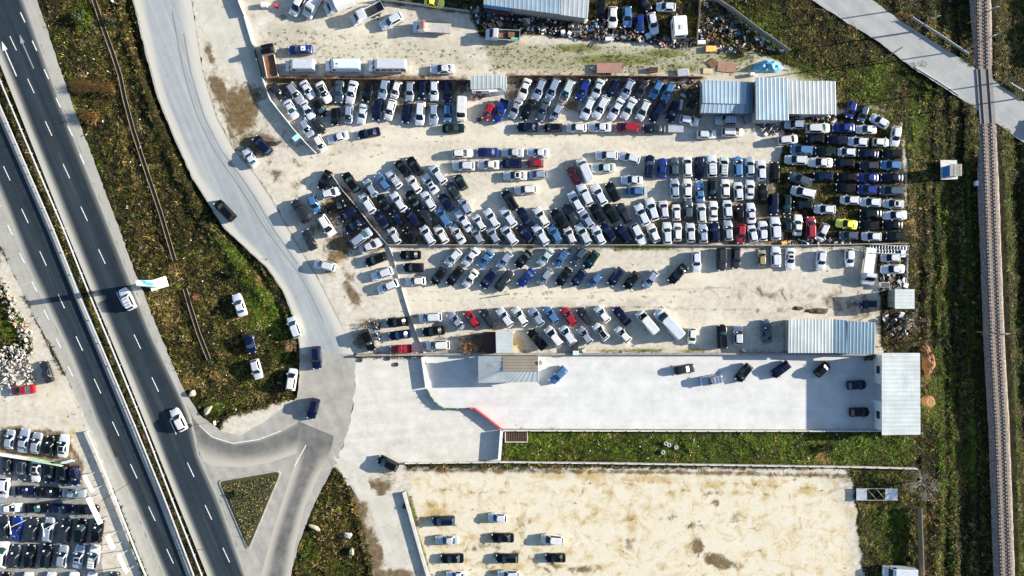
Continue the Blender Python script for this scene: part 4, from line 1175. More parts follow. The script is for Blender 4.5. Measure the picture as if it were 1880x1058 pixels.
hut("metal_shed", "middle and tallest shed of the triple metal roof group", "shed", [([(1387, 142, 4.8), (1446, 143, 4.8), (1448, 221, 4.3), (1388, 220, 4.3)], ROOF_B, 0, .7)], [(1389, 145), (1444, 146), (1446, 218), (1390, 218)], 4.3, CONC_D, (2, .5, 3.2, 2.8))
hut("metal_shed", "right shed of the triple metal roof group beside the grass", "shed", [([(1447, 148, 4.1), (1534, 149, 4.1), (1535, 210, 3.7), (1449, 209, 3.7)], ROOF_W, 0, .74)], [(1449, 150), (1531, 151), (1532, 207), (1450, 206)], 3.7, CONC_D, (2, .5, 3.0, 2.5))
hut("site_office", "small white site office with a ribbed roof above the upper drive", "office", [([(864, 139, 2.9), (920, 138, 2.9), (920, 162, 2.6), (864, 164, 2.6)], ROOF_W, 0, .75), ([(920, 140, 2.7), (930, 140, 2.7), (930, 165, 2.6), (920, 165, 2.6)], ROOF_W, 0, .6)],
    [(865, 139), (929, 141), (929, 166), (898, 169), (897, 166), (865, 166)], 2.6, WHITE, (2, .3, .9, 2.0), ((4, .6, 1.0), (2, .8, .8)))
hut("white_hall", "large white-roofed hall at the right end of the white yard", "hall", [([(1619, 648, 3.9), (1689, 648, 3.5), (1690, 798, 3.5), (1619, 799, 3.9)], ROOF_W, 1, .78)], [(1622, 651), (1686, 651), (1687, 795), (1622, 795)], 3.5, WHITE, (3, .5, 3.2, 2.6), ((3, .2, 1.4), (3, .8, 1.4)))
hut("open_barn", "barn with a half white half blue roof above the white yard", "barn", [([(1448, 586, 3.9), (1529, 586, 3.7), (1529, 648, 3.5), (1447, 648, 3.5)], ROOF_W, 0, .62), ([(1529, 586, 3.6), (1555, 588, 3.6), (1555, 649, 3.3), (1529, 648, 3.3)], ROOF_D, 0, .65), ([(1556, 589, 3.7), (1607, 592, 3.5), (1606, 651, 3.2), (1555, 649, 3.3)], ROOF_D, 0, .65)],
    [(1450, 588), (1604, 594), (1603, 648), (1450, 646)], 3.2, CONC_D, (0, .4, 3.0, 2.5))  # white and blue sheets put the slopes' sun and shade into the colour
hut("small_shed", "square white-roofed shed at the right end of the dirt drive", "shed", [([(1643, 531, 3.2), (1679, 531, 3.0), (1679, 567, 2.9), (1643, 567, 3.1)], ROOF_W, 1, .6)], [(1645, 533), (1677, 533), (1677, 565), (1645, 565)], 2.9, CONC_D, (3, .5, 1.0, 2.0))
hut("gate_house", "white hipped gate house with a worn plank roof section in the white yard", "house", [([(878, 654, 3.3), (923, 654, 3.6), (923, 682, 3.6), (878, 703, 2.8)], ROOF_W, 1, .8), ([(923, 682, 3.6), (989, 681, 3.6), (990, 701, 2.8), (878, 703, 2.8)], ROOF_W, 0, .6)],
    [(880, 656), (987, 656), (987, 699), (880, 700)], 2.8, WHITE, (2, .7, 1.0, 2.0), ((2, .2, 1.4), (2, .45, 1.4), (3, .5, 1.2)))
gh = [o for o in C.objects if o.name.startswith("gate_house")][0]
mb = MB(); ribbed(mb, [P(u, v, z) - gh.location for u, v, z in ((923, 654, 3.64), (988, 654, 3.64), (988, 682, 3.68), (923, 682, 3.68))], 1, .5, .06); o = mb.build("roof", ROOF_T, gh); o["label"] = "weathered brown plank roof section"
mb = MB(); p = P(992, 666, 3.5) - gh.location; mb.box((p.x, p.y, 2.9), (.45, .5, 1.8)); mb.box((p.x, p.y, 3.84), (.6, .65, .1)); mb.build("chimney", CONC_D, gh)
sh = hut("garden_shed", "small white-roofed shed with a maroon lean-to above the gate house", "shed", [([(910, 608, 2.9), (942, 608, 2.7), (942, 648, 2.7), (911, 648, 2.9)], ROOF_W, 1, .45)], [(912, 610), (940, 610), (940, 646), (912, 646)], 2.6, WHITE, (0, .5, .9, 1.9))
mb = MB(); ribbed(mb, [P(u, v, z) - sh.location for u, v, z in ((889, 609, 2.1), (910, 609, 2.4), (910, 648, 2.4), (889, 648, 2.1))], 1, .3, .03); mb.build("lean_to_roof", BRICK, sh)
mb = MB(); a, b = P(890, 647, 2.0) - sh.location, P(909, 611, 2.2) - sh.location; mb.box(((a.x + b.x) / 2, (a.y + b.y) / 2, .95), (abs(b.x - a.x), abs(b.y - a.y), 1.9)); mb.build("lean_to_wall", BRICK, sh)
# signal hut beside the railway
pd = MB(); q = [P(u, v) for u, v in ((1726, 294), (1756, 294), (1758, 329), (1727, 330))]; pd.prism([(p.x, p.y) for p in q], 0, .12); tag(pd.build("concrete_pad", CONC), "pale concrete pad under the blue signal hut", "pad", kind="structure")
hut("signal_hut", "blue-walled signal hut with a flat grey roof near the railway", "hut", [([(1744, 301, 2.5), (1766, 301, 2.5), (1766, 323, 2.45), (1744, 323, 2.45)], CONC_D, 0, 1.1)], [(1745, 302), (1765, 302), (1765, 322), (1745, 322)], 2.45, BLUEP, (2, .5, .9, 2.0))
mb = MB(); mb.box((0, 0, .55), (.95, .85, 1.1)); mb.box((0, 0, 1.13), (1.05, .95, .06)); r_ = empty("relay_cabinet", P(1790, 338)); tag(r_, "small white relay cabinet at the foot of the railway bank", "cabinet"); mb.build("cabinet_body", WHITE, r_)
m2 = MB(); m2.box((0, -.44, .55), (.8, .03, .9)); m2.build("cabinet_door", STEEL, r_)

# ------------------------------------------------------------------ walls, fences, rails
def wall(name, label, cat, pts, h, t, mat, z0=0.0, posts=None, postmat=None, cap=None, gap=0.0):
    ps = [P(u, v) for u, v in pts]; org = ps[0].copy(); root = empty(name, org); tag(root, label, cat)
    mb = MB(); n = len(ps); L = []; Rr = []
    for i in range(n):
        d = ((ps[i] - ps[i - 1]).normalized() if i else Vector()) + ((ps[i + 1] - ps[i]).normalized() if i < n - 1 else Vector()); d.normalize(); nn = Vector((-d.y, d.x, 0)) * t / 2
        L.append(ps[i] + nn - org); Rr.append(ps[i] - nn - org)
    ring_ = L + Rr[::-1]
    vv = [(p.x, p.y, z0 + gap) for p in L + Rr] + [(p.x, p.y, h) for p in L + Rr]; N2 = 2 * n; fs = []
    for i in range(n - 1):
        fs += [(i, i + 1, N2 + i + 1, N2 + i), (n + i + 1, n + i, N2 + n + i, N2 + n + i + 1), (N2 + i, N2 + i + 1, N2 + n + i + 1, N2 + n + i), (i + 1, i, n + i, n + i + 1)]
    fs += [(0, N2, N2 + n, n), (n - 1, 2 * n - 1, N2 + 2 * n - 1, N2 + n - 1)]
    mb.add(vv, fs); mb.build("panel", mat, root)
    if cap:
        m = MB(); t2 = t + .06
        for a, b in zip(ps, ps[1:]):
            c = (a + b) / 2 - org; d = b - a; m.box((c.x, c.y, h + .03), (d.length, t2, .05), rz=math.atan2(d.y, d.x))
        m.build("coping", cap, root)
    if posts:
        pm = None; acc = 0
        for a, b in zip(ps, ps[1:]):
            d = b - a; k = max(1, int(d.length / posts))
            for i in range(k):
                p = a.lerp(b, i / k) - org
                if pm is None:
                    m = MB(); m.box((0, 0, (h + .15) / 2), (.12, .12, h + .15)); pm = m.mesh("post", postmat or STEEL)
                o = bpy.data.objects.new("post", pm); o.location = (p.x, p.y, 0); o.rotation_euler = (0, 0, math.atan2(d.y, d.x)); link(o, root)
    return root
wall("gate_wall", "low white wall beside the concrete apron at the upper gate", "wall", [(451, 30), (458, 55), (467, 84)], .42, .5, WHITE)
wall("mesh_fence", "dark green mesh fence between the white gate wall and the rusty truck", "fence", [(467, 84), (474, 112), (483, 143)], 1.0, .06, simple("dark_green_mesh", (.02, .05, .04), .7), posts=2.0)
wall("yard_gate_fence", "thin fence running to the top edge above the white gate wall", "fence", [(436, -10), (442, 8), (451, 30)], 1.0, .08, CONC, posts=1.8)
wall("slanting_wall", "white slanting wall below the dark rusty truck", "wall", [(485, 146), (499, 185), (540, 237), (564, 264), (582, 282)], 1.05, .13, WHITE, posts=3.0, postmat=CONC)
wall("junk_fence", "rough dark fence with pale posts slanting between the muddy verge and the blocks", "fence", [(611, 322), (632, 352), (657, 381), (684, 416), (713, 450)], 1.0, .12, CONC_D, posts=1.8, postmat=CONC)
wall("long_wall", "long low wall dividing the car blocks from the herringbone rows", "wall", [(713, 450), (900, 450), (1150, 450), (1420, 451), (1664, 447)], .9, .14, CONC_D)
wall("kerb_fence", "thin white fence crossing the dirt drive near the left gate", "fence", [(714, 451), (722, 470), (734, 516), (750, 570), (764, 607), (779, 648)], .32, .16, CONC, posts=3.0, postmat=CONC)
wall("boundary_wall", "long grey double wall along the top of the white yard", "wall", [(655, 652), (780, 650), (1000, 649.5), (1300, 649), (1447, 649), (1616, 651)], .8, .36, CONC_D)
wall("yard_gate_wall", "thick white wall with red ends left of the white yard", "wall", [(776, 655), (784, 711)], .8, .35, WHITE, cap=WHITE)
wall("curved_fence", "curved dark green mesh fence between forecourt and white yard", "fence", [(785, 714), (791, 726), (798, 736), (806, 743), (816, 749), (840, 749.5), (864, 749)], .75, .10, simple("green_mesh", (.05, .10, .06), .7), posts=2.2)
wall("sliding_gate", "red sliding gate at the mouth of the white yard", "gate", [(864, 748.5), (873, 749), (898, 768), (922, 787)], 1.0, .2, REDP, posts=1.6, postmat=REDP, gap=.12)
wall("pillar_wall", "short cream wall with a red lower end below the red gate", "wall", [(921, 789), (917, 842)], 1.2, .55, WHITE)
wall("lawn_fence", "pale wall with leaning posts along the top of the grass strip", "fence", [(924, 789), (1100, 789.5), (1300, 790), (1612, 790)], 1.0, .16, CONC, posts=2.5, postmat=WHITE)
wall("strip_wall", "low pale wall between the grass strip and the sandy lot", "wall", [(745, 849), (918, 847), (1100, 849), (1300, 852), (1560, 856), (1681, 859)], .8, .2, CONC, posts=2.5, postmat=CONC)
wall("lot_wall", "thick grey concrete wall on the left of the sandy lot", "wall", [(742, 902), (757, 955), (772, 1008), (788, 1062), (794, 1085)], .6, .5, CONC_D, cap=CONC)
wall("plank_fence", "grey plank fence on the right edge of the bottom grass", "fence", [(1684, 930), (1686, 990), (1689, 1070)], 1.5, .12, WOOD, posts=2.2, postmat=WOOD)
wall("back_fence", "dark rusty fence behind the upper back row of cars", "fence", [(490, 146), (600, 147), (720, 149), (862, 150)], 1.2, .08, RUST, posts=2.4, postmat=WOOD)
wall("back_fence", "dark fence behind the back row right of the site office", "fence", [(934, 142), (1060, 142), (1180, 143), (1288, 144)], 1.2, .08, RUST, posts=2.4, postmat=WOOD)
wall("scrap_fence", "grey panel fence running diagonally at the edge of the scrap yard", "fence", [(1312, 2), (1340, 20), (1390, 58), (1446, 97)], 1.6, .1, CONC_D, posts=2.6)
wall("wire_fence", "thin pole fence along the top edge left of the yellow car", "fence", [(692, 1), (740, 7), (800, 15), (862, 23)], 1.0, .06, STEEL, posts=2.5)
wall("pipe_fence", "two-rail pipe fence right of the caravan", "fence", [(1284, -20), (1282, 30), (1278, 76)], 1.1, .08, WOOD, posts=2.2)
wall("yard_fence", "dark mesh fence at the right edge of the rack corner", "fence", [(1664, 452), (1664, 500), (1660, 528)], .5, .06, CONC, posts=2.0)
def guard(name, label, pts, posts=3.8, h=.72):
    r = wall(name, label, "guard rail", pts, h, .09, STEEL, gap=.34, posts=posts, postmat=STEEL)
guard("guard_rail", "steel guard rail on the left side of the highway median", [(-8, 172), (0, 187), (50, 303), (101, 421), (150, 545), (204, 671), (250, 780), (305, 915), (357, 1052), (372, 1090)])
guard("guard_rail", "steel guard rail on the right side of the highway median", [(-40, 40), (4, 150), (60, 282), (119, 420), (168, 543), (221, 670), (268, 785), (318, 915), (372, 1052), (386, 1090)])
guard("guard_rail", "guard rail along the upper right side of the top road", [(1671, 35), (1722, 67), (1773, 101)], h=1.0)
guard("guard_rail", "white guard rail along the lower side of the top road", [(1676, 126), (1716, 150), (1756, 176)], h=.8)
guard("guard_rail", "short guard rail past the level crossing", [(1852, 155), (1870, 166), (1895, 182)], h=.8)
guard("guard_rail", "white rail between the highway shoulder and the lower-left lot", [(163, 791), (181, 833), (200, 878), (220, 928), (239, 977), (262, 1035), (285, 1090)], h=.8)
def channel(pts, w, label):
    for k, (side, nm) in enumerate(((-1, 0), (1, 0))): pass
    ps = [P(u, v) for u, v in pts]; root = empty("drainage_channel", ps[0]); tag(root, label, "channel", kind="structure")
    m = MB(); bed = MB()
    for a, b in zip(ps, ps[1:]):
        d = b - a; nn = Vector((-d.y, d.x, 0)).normalized(); rz = math.atan2(d.y, d.x)
        for s in (-1, 1):
            c = (a + b) / 2 + nn * s * w / 2 - ps[0]; m.box((c.x, c.y, .12), (d.length + .05, .055, .13), rz=rz)
        c = (a + b) / 2 - ps[0]; bed.box((c.x, c.y, .012), (d.length, w - .16, .015), rz=rz)
    m.build("channel_side", simple("weathered_kerb", (.15, .115, .065), .9, 0, .45, 1.0), root); bed.build("channel_bed", DARKTRIM, root)
channel([(167, -30), (173, 0), (190, 50), (207, 97), (221, 140), (229, 180), (245, 240), (268, 310), (295, 390), (321, 478)], .75, "narrow concrete drainage channel running down the verge")
channel([(340, 530), (350, 565), (365, 612), (384, 660)], .75, "lower length of the concrete drainage channel in the verge")

# ------------------------------------------------------------------ railway
def bank_h(v): return .05 + 1.45 * bank_s(v)
def railway():
    root = empty("railway_track", (0, 0, 0)); tag(root, "single railway track on a stone ballast bank along the right edge", "railway", kind="structure")
    vs_ = list(range(-90, 1131, 10)); bal = MB(); n = len(vs_); k = 6; vv = []
    for v in vs_:
        h = bank_h(v); c = P(rail_u(v) , v, h); e = .30 * bank_s(v)
        for x, z in ((-1.75 - e, h - .05 - .40 * bank_s(v)), (-1.55, h - .05), (-1.25, h), (1.25, h), (1.55, h - .05), (1.75 + e, h - .05 - .40 * bank_s(v))): vv.append((c.x + x + rnd.uniform(-.06, .06), P(rail_u(v), v, h).y, z))
    bal.add(vv, [(i * k + j, (i + 1) * k + j, (i + 1) * k + j + 1, i * k + j + 1) for i in range(n - 1) for j in range(k - 1)])
    m, nt, b = nodes("ballast_stone"); pos = geo_pos(nt); a = noise(nt, pos, 5, 3, .7); d = noise(nt, pos, .4, 4, .6)
    c = ramp(nt, a, [(.35, (.045, .035, .03)), (.5, (.19, .155, .13)), (.7, (.40, .34, .29))]); c = mix(nt, math_(nt, 'MULTIPLY', sstep(nt, d, .4, .7), .4), c, (.22, .16, .12))
    nt.links.new(c, b.inputs["Base Color"]); setin(b, Roughness=.9); bump(nt, a, b, .9, .2); bal.build("ballast", m, root)
    def pt(v, off, z):
        h = bank_h(v); c = P(rail_u(v), v, h); t = P(rail_u(v + 1), v + 1, h) - P(rail_u(v - 1), v - 1, h); t.normalize(); return Vector((c.x - t.y * off, c.y + t.x * off, h + z)), math.atan2(t.y, t.x)
    for s in (-1, 1):
        r = MB()
        for a_, b_ in zip(vs_, vs_[1:]):
            p, q = pt(a_, s * .75, .16)[0], pt(b_, s * .75, .16)[0]; c = (p + q) / 2; d = q - p
            r.box(c, (d.length + .01, .08, .16), rz=math.atan2(d.y, d.x), tilt=(0, -math.atan2(d.z, math.hypot(d.x, d.y))))
        r.build("rail", simple("worn_rail_steel", (.34, .30, .27), .3, .6), root)
    sl = MB(); v = -90.0
    while v < 1130:
        if not 124 < v < 226:
            p, a_ = pt(v, 0, .03); sl.box(p, (.24, 2.3, .12), rz=a_ + rnd.uniform(-.02, .02))
        v += .68 / S
    o = sl.build("sleepers", simple("sleeper_wood", (.115, .09, .075), .85, 0, .4, 3), root); o["kind"] = "stuff"
    dk = MB()
    for off, w in ((-1.18, .62), (0, 1.30), (1.18, .62)):
        a_, b_ = pt(127, off, 0)[0], pt(227, off, 0)[0]; c = (a_ + b_) / 2; d = b_ - a_; dk.box((c.x, c.y, .08), (d.length, w, .14), rz=math.atan2(d.y, d.x))
    r = dk.build("level_crossing", simple("crossing_rubber", (.10, .10, .10), .7, 0, .2, 1)); tag(r, "dark rubber panels of the level crossing between the rails", "crossing", kind="structure")
railway()

# ------------------------------------------------------------------ poles, lamps, signs
def pole(u, v, h, label, lean=(0, 0), arms=1):
    root = empty("utility_pole", P(u, v)); tag(root, label, "utility pole", "utility poles by the top right road")
    m = MB(); m.bar((0, 0, 0), (lean[0], lean[1], h), .14, .09, 8); m.build("pole_shaft", WOOD, root)
    for i in range(arms):
        m = MB(); m.bar((lean[0] - .8, lean[1] - .2, h - .3 - .6 * i), (lean[0] + .8, lean[1] + .2, h - .3 - .6 * i), .05, n=6); m.build("cross_arm", STEEL, root)
pole(1619, 110, 7, "wooden pole at the lower left edge of the top right road")
pole(1658, 17, 8, "pole on the upper verge of the top road, farthest from the crossing")
pole(1676, 58, 7.5, "pole standing at the start of the long grey guard rail")
pole(1772, 92, 8, "pole by the lower end of the long grey guard rail", arms=2)
pole(1775, 44, 8, "pole in the grass just left of the railway top")
pole(1840, 151, 8, "pole on the right side of the level crossing")
pole(1793, 609, 8, "lone pole left of the railway beside the barn", arms=2)
pole(1862, 182, 7, "pole at the lower right edge past the level crossing")
def lot_lamp(u, v, label):
    root = empty("lamp_post", P(u, v)); tag(root, label, "lamp post", "lamp posts of the lower-left lot")
    m = MB(); m.bar((0, 0, 0), (0, 0, 4.6), .08, .06, 8); m.build("post", STEEL, root)
    m = MB(); m.bar((0, 0, 4.55), (-.25, .9, 4.6), .05); m.bar((0, 0, 4.55), (.1, -.9, 4.6), .05); m.build("arm", WHITE, root)
    for y, x in ((.95, -.26), (-.95, .1)):
        m = MB(); m.box((x, y, 4.58), (.22, .55, .1)); m.build("lamp_head", WHITE, root)
lot_lamp(51, 953, "white twin lamp post between the blue and black cars of the lower-left lot"); lot_lamp(110, 957, "white twin lamp post right of the pale saloon in the lower-left lot")
def billboard(a, b, label, h0=2.4, h1=3.4, mat=None):
    pa, pb = P(*a, 2.9), P(*b, 2.9); pa.z = pb.z = 0; root = empty("billboard", (pa + pb) / 2); d = (pb - pa); rz = math.atan2(d.y, d.x); root.rotation_euler = (0, 0, rz); tag(root, label, "billboard", "roadside billboards of the lower-left lot"); L = d.length
    m = MB(); m.box((0, 0, (h0 + h1) / 2), (L, .12, h1 - h0)); m.build("board", mat or simple("billboard_face", (.56, .56, .55), .5, 0, .08, 1), root)
    for x in (-L * .42, L * .42):
        m = MB(); m.bar((x, .1, 0), (x, .1, h1 - .1), .07); m.bar((x, -.5, h1 + .02), (x, .6, h1 + .02), .05); m.build("post", STEEL, root)
billboard((154, 873), (170, 903), "white billboard at the top of the row beside the lower-left lot")
billboard((161, 914), (184, 962), "longest billboard of the row, beside the side-on black cars", 2.2, 3.5)
billboard((196, 984), (207, 1008), "green-tinted small billboard third down the row", 2.2, 3.4, simple("pale_green_board", (.60, .68, .58), .5))
billboard((217, 1018), (233, 1052), "lowest white billboard of the row near the bottom edge")
wall("banner_fence", "white and green banner fence between the first two rows of the lower-left lot", "fence", [(-20, 828), (0, 831), (58, 840)], 1.7, .08, CARD, posts=3)
wall("banner_fence", "pale green banner fence right of the white banner in the lower-left lot", "fence", [(59, 840), (90, 846), (122, 852)], 1.7, .08, simple("green_banner", (.35, .48, .34), .6), posts=2.4)
r_ = empty("notice_board", P(134, 844)); tag(r_, "pale blue notice board at the right end of the banner fence", "sign"); m = MB(); m.box((0, 0, 1.5), (2.0, .1, 1.0), rz=.25, tilt=(-.5, 0)); m.build("board", simple("pale_blue_board", (.55, .66, .74), .4), r_)
for x in (-.8, .8):
    m = MB(); m.bar((x, x * .25, 0), (x, x * .25, 1.5), .05); m.build("post", STEEL, r_)
r_ = empty("notice_board", P(549, 256)); tag(r_, "teal notice board fixed outside the slanting white wall", "sign"); m = MB(); m.box((0, 0, 1.7), (1.3, .1, 1.1), rz=.65, tilt=(-.6, 0)); m.build("board", simple("teal_board", (.18, .42, .50), .4), r_)
for x in (-.4, .4):
    m = MB(); m.bar((x, x * .6, 0), (x, x * .6, 1.6), .05); m.build("post", STEEL, r_)
# totem sign beside the highway
def totem():
    a = P(291, 521); root = empty("totem_sign", a, R(17)); tag(root, "tall white totem sign with blue and teal swooshes beside the highway", "sign")
    m = MB(); m.box((.1, 0, .15), (3.3, 2.0, .3)); m.build("plinth", CARD, root)
    m = MB(); h = 7.6; n = 10
    def w(t): return 1.25 - .35 * t
    vv = []
    for i in range(n + 1):
        t = i / n; z = .3 + h * t; ww = w(t) / 2; x = .35 * t * t
        vv += [(x - .28, -ww, z), (x + .28, -ww, z), (x + .28, ww, z), (x - .28, ww, z)]
    m.add(vv, [(i * 4 + j, i * 4 + (j + 1) % 4, i * 4 + 4 + (j + 1) % 4, i * 4 + 4 + j) for i in range(n) for j in range(4)] + [(n * 4, n * 4 + 1, n * 4 + 2, n * 4 + 3)]); m.build("column", CARD, root)
    for k, (mat, y0, y1, z0, z1) in enumerate(((BLUEP, -.48, .1, 2.2, 7.5), (TEALP, -.15, .46, 1.5, 6.2), (BLUEP, .2, .5, 4.0, 7.7))):
        m = MB(); q = []
        for i in range(13):
            t = i / 12; z = z0 + (z1 - z0) * t; zt = (z - .3) / h; c = y0 + (y1 - y0) * (t ** 1.6); wd = .22 * math.sin(math.pi * min(1, t * .9 + .06)) + .03; lim = w(zt) / 2 - .02
            q.append((.35 * zt * zt + .283 + .004 * k, max(-lim, c - wd), z)); q.append((.35 * zt * zt + .283 + .004 * k, min(lim, c + wd), z))
        m.add(q, [(2 * i, 2 * i + 1, 2 * i + 3, 2 * i + 2) for i in range(12)]); m.build("swoosh", mat, root)
totem()
def small_sign(u, v, label, col):
    root = empty("road_sign", P(u, v)); tag(root, label, "sign"); m = MB(); m.bar((0, 0, 0), (0, 0, 2.2), .04); m.build("post", STEEL, root); m = MB(); m.box((.05, 0, 2.0), (.06, .7, .7), rz=.3); m.build("plate", col, root)
small_sign(402, 773, "small white road sign at the grassy bend of the slip road", CARD); small_sign(216, 8, "thin white road sign on the verge beside the service road", CARD)

# ------------------------------------------------------------------ larger vehicles
def truck(name, label, cat, u, v, ang, L, W=2.05, cabL=1.75, cabH=2.1, body='flat', bodyH=1.1, bed=None, colm=None, extra=None, bodymat=None, z=1.0):
    """x forward; cab with bonnet, windscreen, side glass, mirrors, lamps; then a bed, box or flat deck"""
    c = P(u, v, z); root = empty(name, (c.x, c.y, .015), R(ang)); tag(root, label, cat); h = L / 2; w = W / 2; cm = colm or PAINT['W']
    m = MB(); x1 = h; x0 = h - cabL - .75; nose = .75
    prof = [(x0, .35), (x1, .35), (x1 + .02, .75), (x1 - .12, 1.02), (x1 - nose, 1.22), (x1 - nose - .62, cabH - .06), (x1 - nose - .8, cabH), (x0 + .1, cabH), (x0, cabH - .12)]
    k = len(prof); vv = []
    for y, s in ((-w, .0), (-w * .93, 1), (w * .93, 1), (w, 0)):
        for x, z_ in prof:
            zz = z_; yy = y
            if abs(y) == w: zz = min(z_, 1.15)
            else: yy = y if z_ < 1.3 else y * .92
            vv.append((x if abs(y) != w else min(x, x1 - .16), yy, zz))
    m.add(vv, [(r * k + i, (r + 1) * k + i, (r + 1) * k + (i + 1) % k, r * k + (i + 1) % k) for r in range(3) for i in range(k)] + [tuple(range(k))[::-1], tuple(3 * k + i for i in range(k))]); m.build("cab", cm, root)
    a, b = Vector((x1 - nose, 0, 1.22)), Vector((x1 - nose - .62, 0, cabH - .06)); d = (b - a); nn = Vector((-d.z, 0, d.x)); nn = (nn if nn.x > 0 else -nn).normalized() * .02
    m = MB(); m.face([a + d * .08 + nn + Vector((0, -w * .82, 0)), a + d * .08 + nn + Vector((0, w * .82, 0)), a + d * .95 + nn + Vector((0, w * .76, 0)), a + d * .95 + nn + Vector((0, -w * .76, 0))]); m.build("windscreen", GLASS, root)
    for s in (-1, 1):
        m = MB(); m.face([(x1 - nose - .25, s * (w * .935), 1.25), (x0 + .25, s * (w * .935), 1.25), (x0 + .3, s * (w * .865), cabH - .2), (x1 - nose - .75, s * (w * .865), cabH - .2)]); m.build("side_window", GLASS, root)
        m = MB(); m.box((x1 - nose - .15, s * (w + .12), 1.35), (.12, .22, .3)); m.build("wing_mirror", DARKTRIM, root)
        m = MB(); m.box((x1 - .12, s * w * .7, .8), (.3, .34, .2)); m.build("headlight", LAMP, root)
    xb1, xb0 = x0 - .06, -h; bl = xb1 - xb0; xc = (xb1 + xb0) / 2
    if body == 'bed':
        m = MB(); m.box((xc, 0, .80), (bl, W, .12)); m.build("load_floor", bed or RUST, root)
        for s in (-1, 1):
            m = MB(); m.box((xc, s * (w - .03), 1.06), (bl, .06, .42)); m.build("drop_side", bodymat or cm, root)
        for x in (xb0 + .03, xb1 - .03):
            m = MB(); m.box((x, 0, 1.06 if x < xc else 1.25), (.06, W - .13, .42 if x < xc else .8)); m.build("tailboard" if x < xc else "headboard", bodymat or cm, root)
    elif body == 'box':
        m = MB(); m.box((xc, 0, .75 + bodyH / 2), (bl, W * 1.16, bodyH)); m.build("cargo_box", bodymat or WHITE, root)
        m = MB(); m.box((xb0 - .02, 0, .75 + bodyH / 2), (.05, W * 1.05, bodyH * .9)); m.build("rear_door", CARD, root)
    elif body == 'flat':
        m = MB(); m.box((xc, 0, .86), (bl, W * 1.05, .16)); m.build("flat_deck", bodymat or STEEL, root)
        for s in (-1, 1):
            m = MB(); m.box((xc, s * (w * 1.05 - .05), .97), (bl, .08, .08)); m.build("deck_edge", DARKTRIM, root)
    m = MB(); m.box((0, 0, .52), (L * .9, .8, .2)); m.build("chassis", DARKTRIM, root)
    for x in (h - .95, -h + L * .2):
        for s in (-1, 1):
            m = MB(); y = s * (w - .15); m.bar((x, y - .13, .38), (x, y + .13, .38), .38, n=14); m.bar((x, y + s * .12, .38), (x, y + s * .145, .38), .22, n=10, m=1); m.build("wheel", [RUBBER, RIM], root)
    if extra: extra(root, xb0, xb1, w)
    return root
def longvan(name, label, cat, u, v, ang, L, W=2.0, Ht=2.4, hatch=False, wins=0, colm=None, open_bonnet=False, z=1.4):
    c = P(u, v, z); root = empty(name, (c.x, c.y, .015), R(ang)); tag(root, label, cat); h = L / 2; w = W / 2; cm = colm or PAINT['W']
    prof = [(-h, .35, 1), (h - .05, .35, .9), (h, .8, .9), (h - .15, 1.05, .92), (h - .75, 1.25, .97), (h - 1.55, Ht - .10, .90), (h - 1.85, Ht, .88), (-h + .12, Ht, .90), (-h, Ht - .12, .92)]
    k = len(prof); vv = []; m = MB()
    for f in (-1, -.86, .86, 1):
        for x, z_, q in prof:
            zz = z_ if abs(f) < 1 else z_ - (.10 if z_ > 1.1 else 0); vv.append((x - (.06 if abs(f) == 1 and x > 0 else 0), f * w * (q if z_ > 1.1 else 1), zz))
    m.add(vv, [(r * k + i, (r + 1) * k + i, (r + 1) * k + (i + 1) % k, r * k + (i + 1) % k) for r in range(3) for i in range(k)] + [tuple(range(k))[::-1], tuple(3 * k + i for i in range(k))]); m.build("body", cm, root, smooth=False)
    a, b = Vector((h - .75, 0, 1.25)), Vector((h - 1.55, 0, Ht - .10)); d = b - a; nn = Vector((-d.z, 0, d.x)); nn = (nn if nn.x > 0 else -nn).normalized() * .02
    m = MB(); m.face([a + d * .06 + nn + Vector((0, -w * .82, 0)), a + d * .06 + nn + Vector((0, w * .82, 0)), a + d * .80 + nn + Vector((0, w * .74, 0)), a + d * .80 + nn + Vector((0, -w * .74, 0))]); m.build("windscreen", GLASS, root)
    for s in (-1, 1):
        for i in range(1 + wins):
            xa = h - 1.35 - i * (L - 2.4) / max(1, wins); xe = xa - (.8 if i == 0 else (L - 2.4) / max(1, wins) - .25)
            m = MB(); m.face([(xa, s * (w * .985), 1.3), (xe, s * (w * .985), 1.3), (xe, s * (w * .945), 1.95), (xa - .25 * (i == 0), s * (w * .945), 1.95)]); m.build("side_window", GLASS, root)
        m = MB(); m.box((h - 1.0, s * (w + .1), 1.35), (.12, .24, .3)); m.build("wing_mirror", DARKTRIM, root)
        m = MB(); m.box((h - .1, s * w * .68, .88), (.2, .34, .2)); m.build("headlight", LAMP, root)
    for x in (h - .95, -h + L * .2):
        for s in (-1, 1):
            m = MB(); y = s * (w - .13); m.bar((x, y - .12, .36), (x, y + .12, .36), .36, n=14); m.bar((x, y + s * .11, .36), (x, y + s * .135, .36), .2, n=10, m=1); m.build("wheel", [RUBBER, RIM], root)
    if hatch:
        m = MB(); m.box((h - 2.5, .1, Ht + .06), (1.0, 1.0, .14)); m.bar((h - 2.6, .1, Ht + .12), (h - 2.6, .1, Ht + .2), .16, n=10, m=1); m.build("roof_hatch", [WHITE, DARKTRIM], root)
    return root
truck("box_truck", "white box truck with a tall square body at the top edge", "truck", 622, 9, 202, 5.8, 1.95, 1.5, 2.1, 'box', 2.3)
truck("pickup_truck", "white double-cab pickup with a dark empty bed at the top edge", "pickup", 674, 24, 206, 6.6, 1.95, 2.2, 2.0, 'bed', bed=DARKTRIM)
def lightbar(root, x0, x1, w):
    m = MB(); m.box((x1 + .1, 0, 2.15), (.28, 1.7, .16)); m.build("light_bar", simple("orange_beacon", (.75, .16, .03), .3, 0, .1), root)
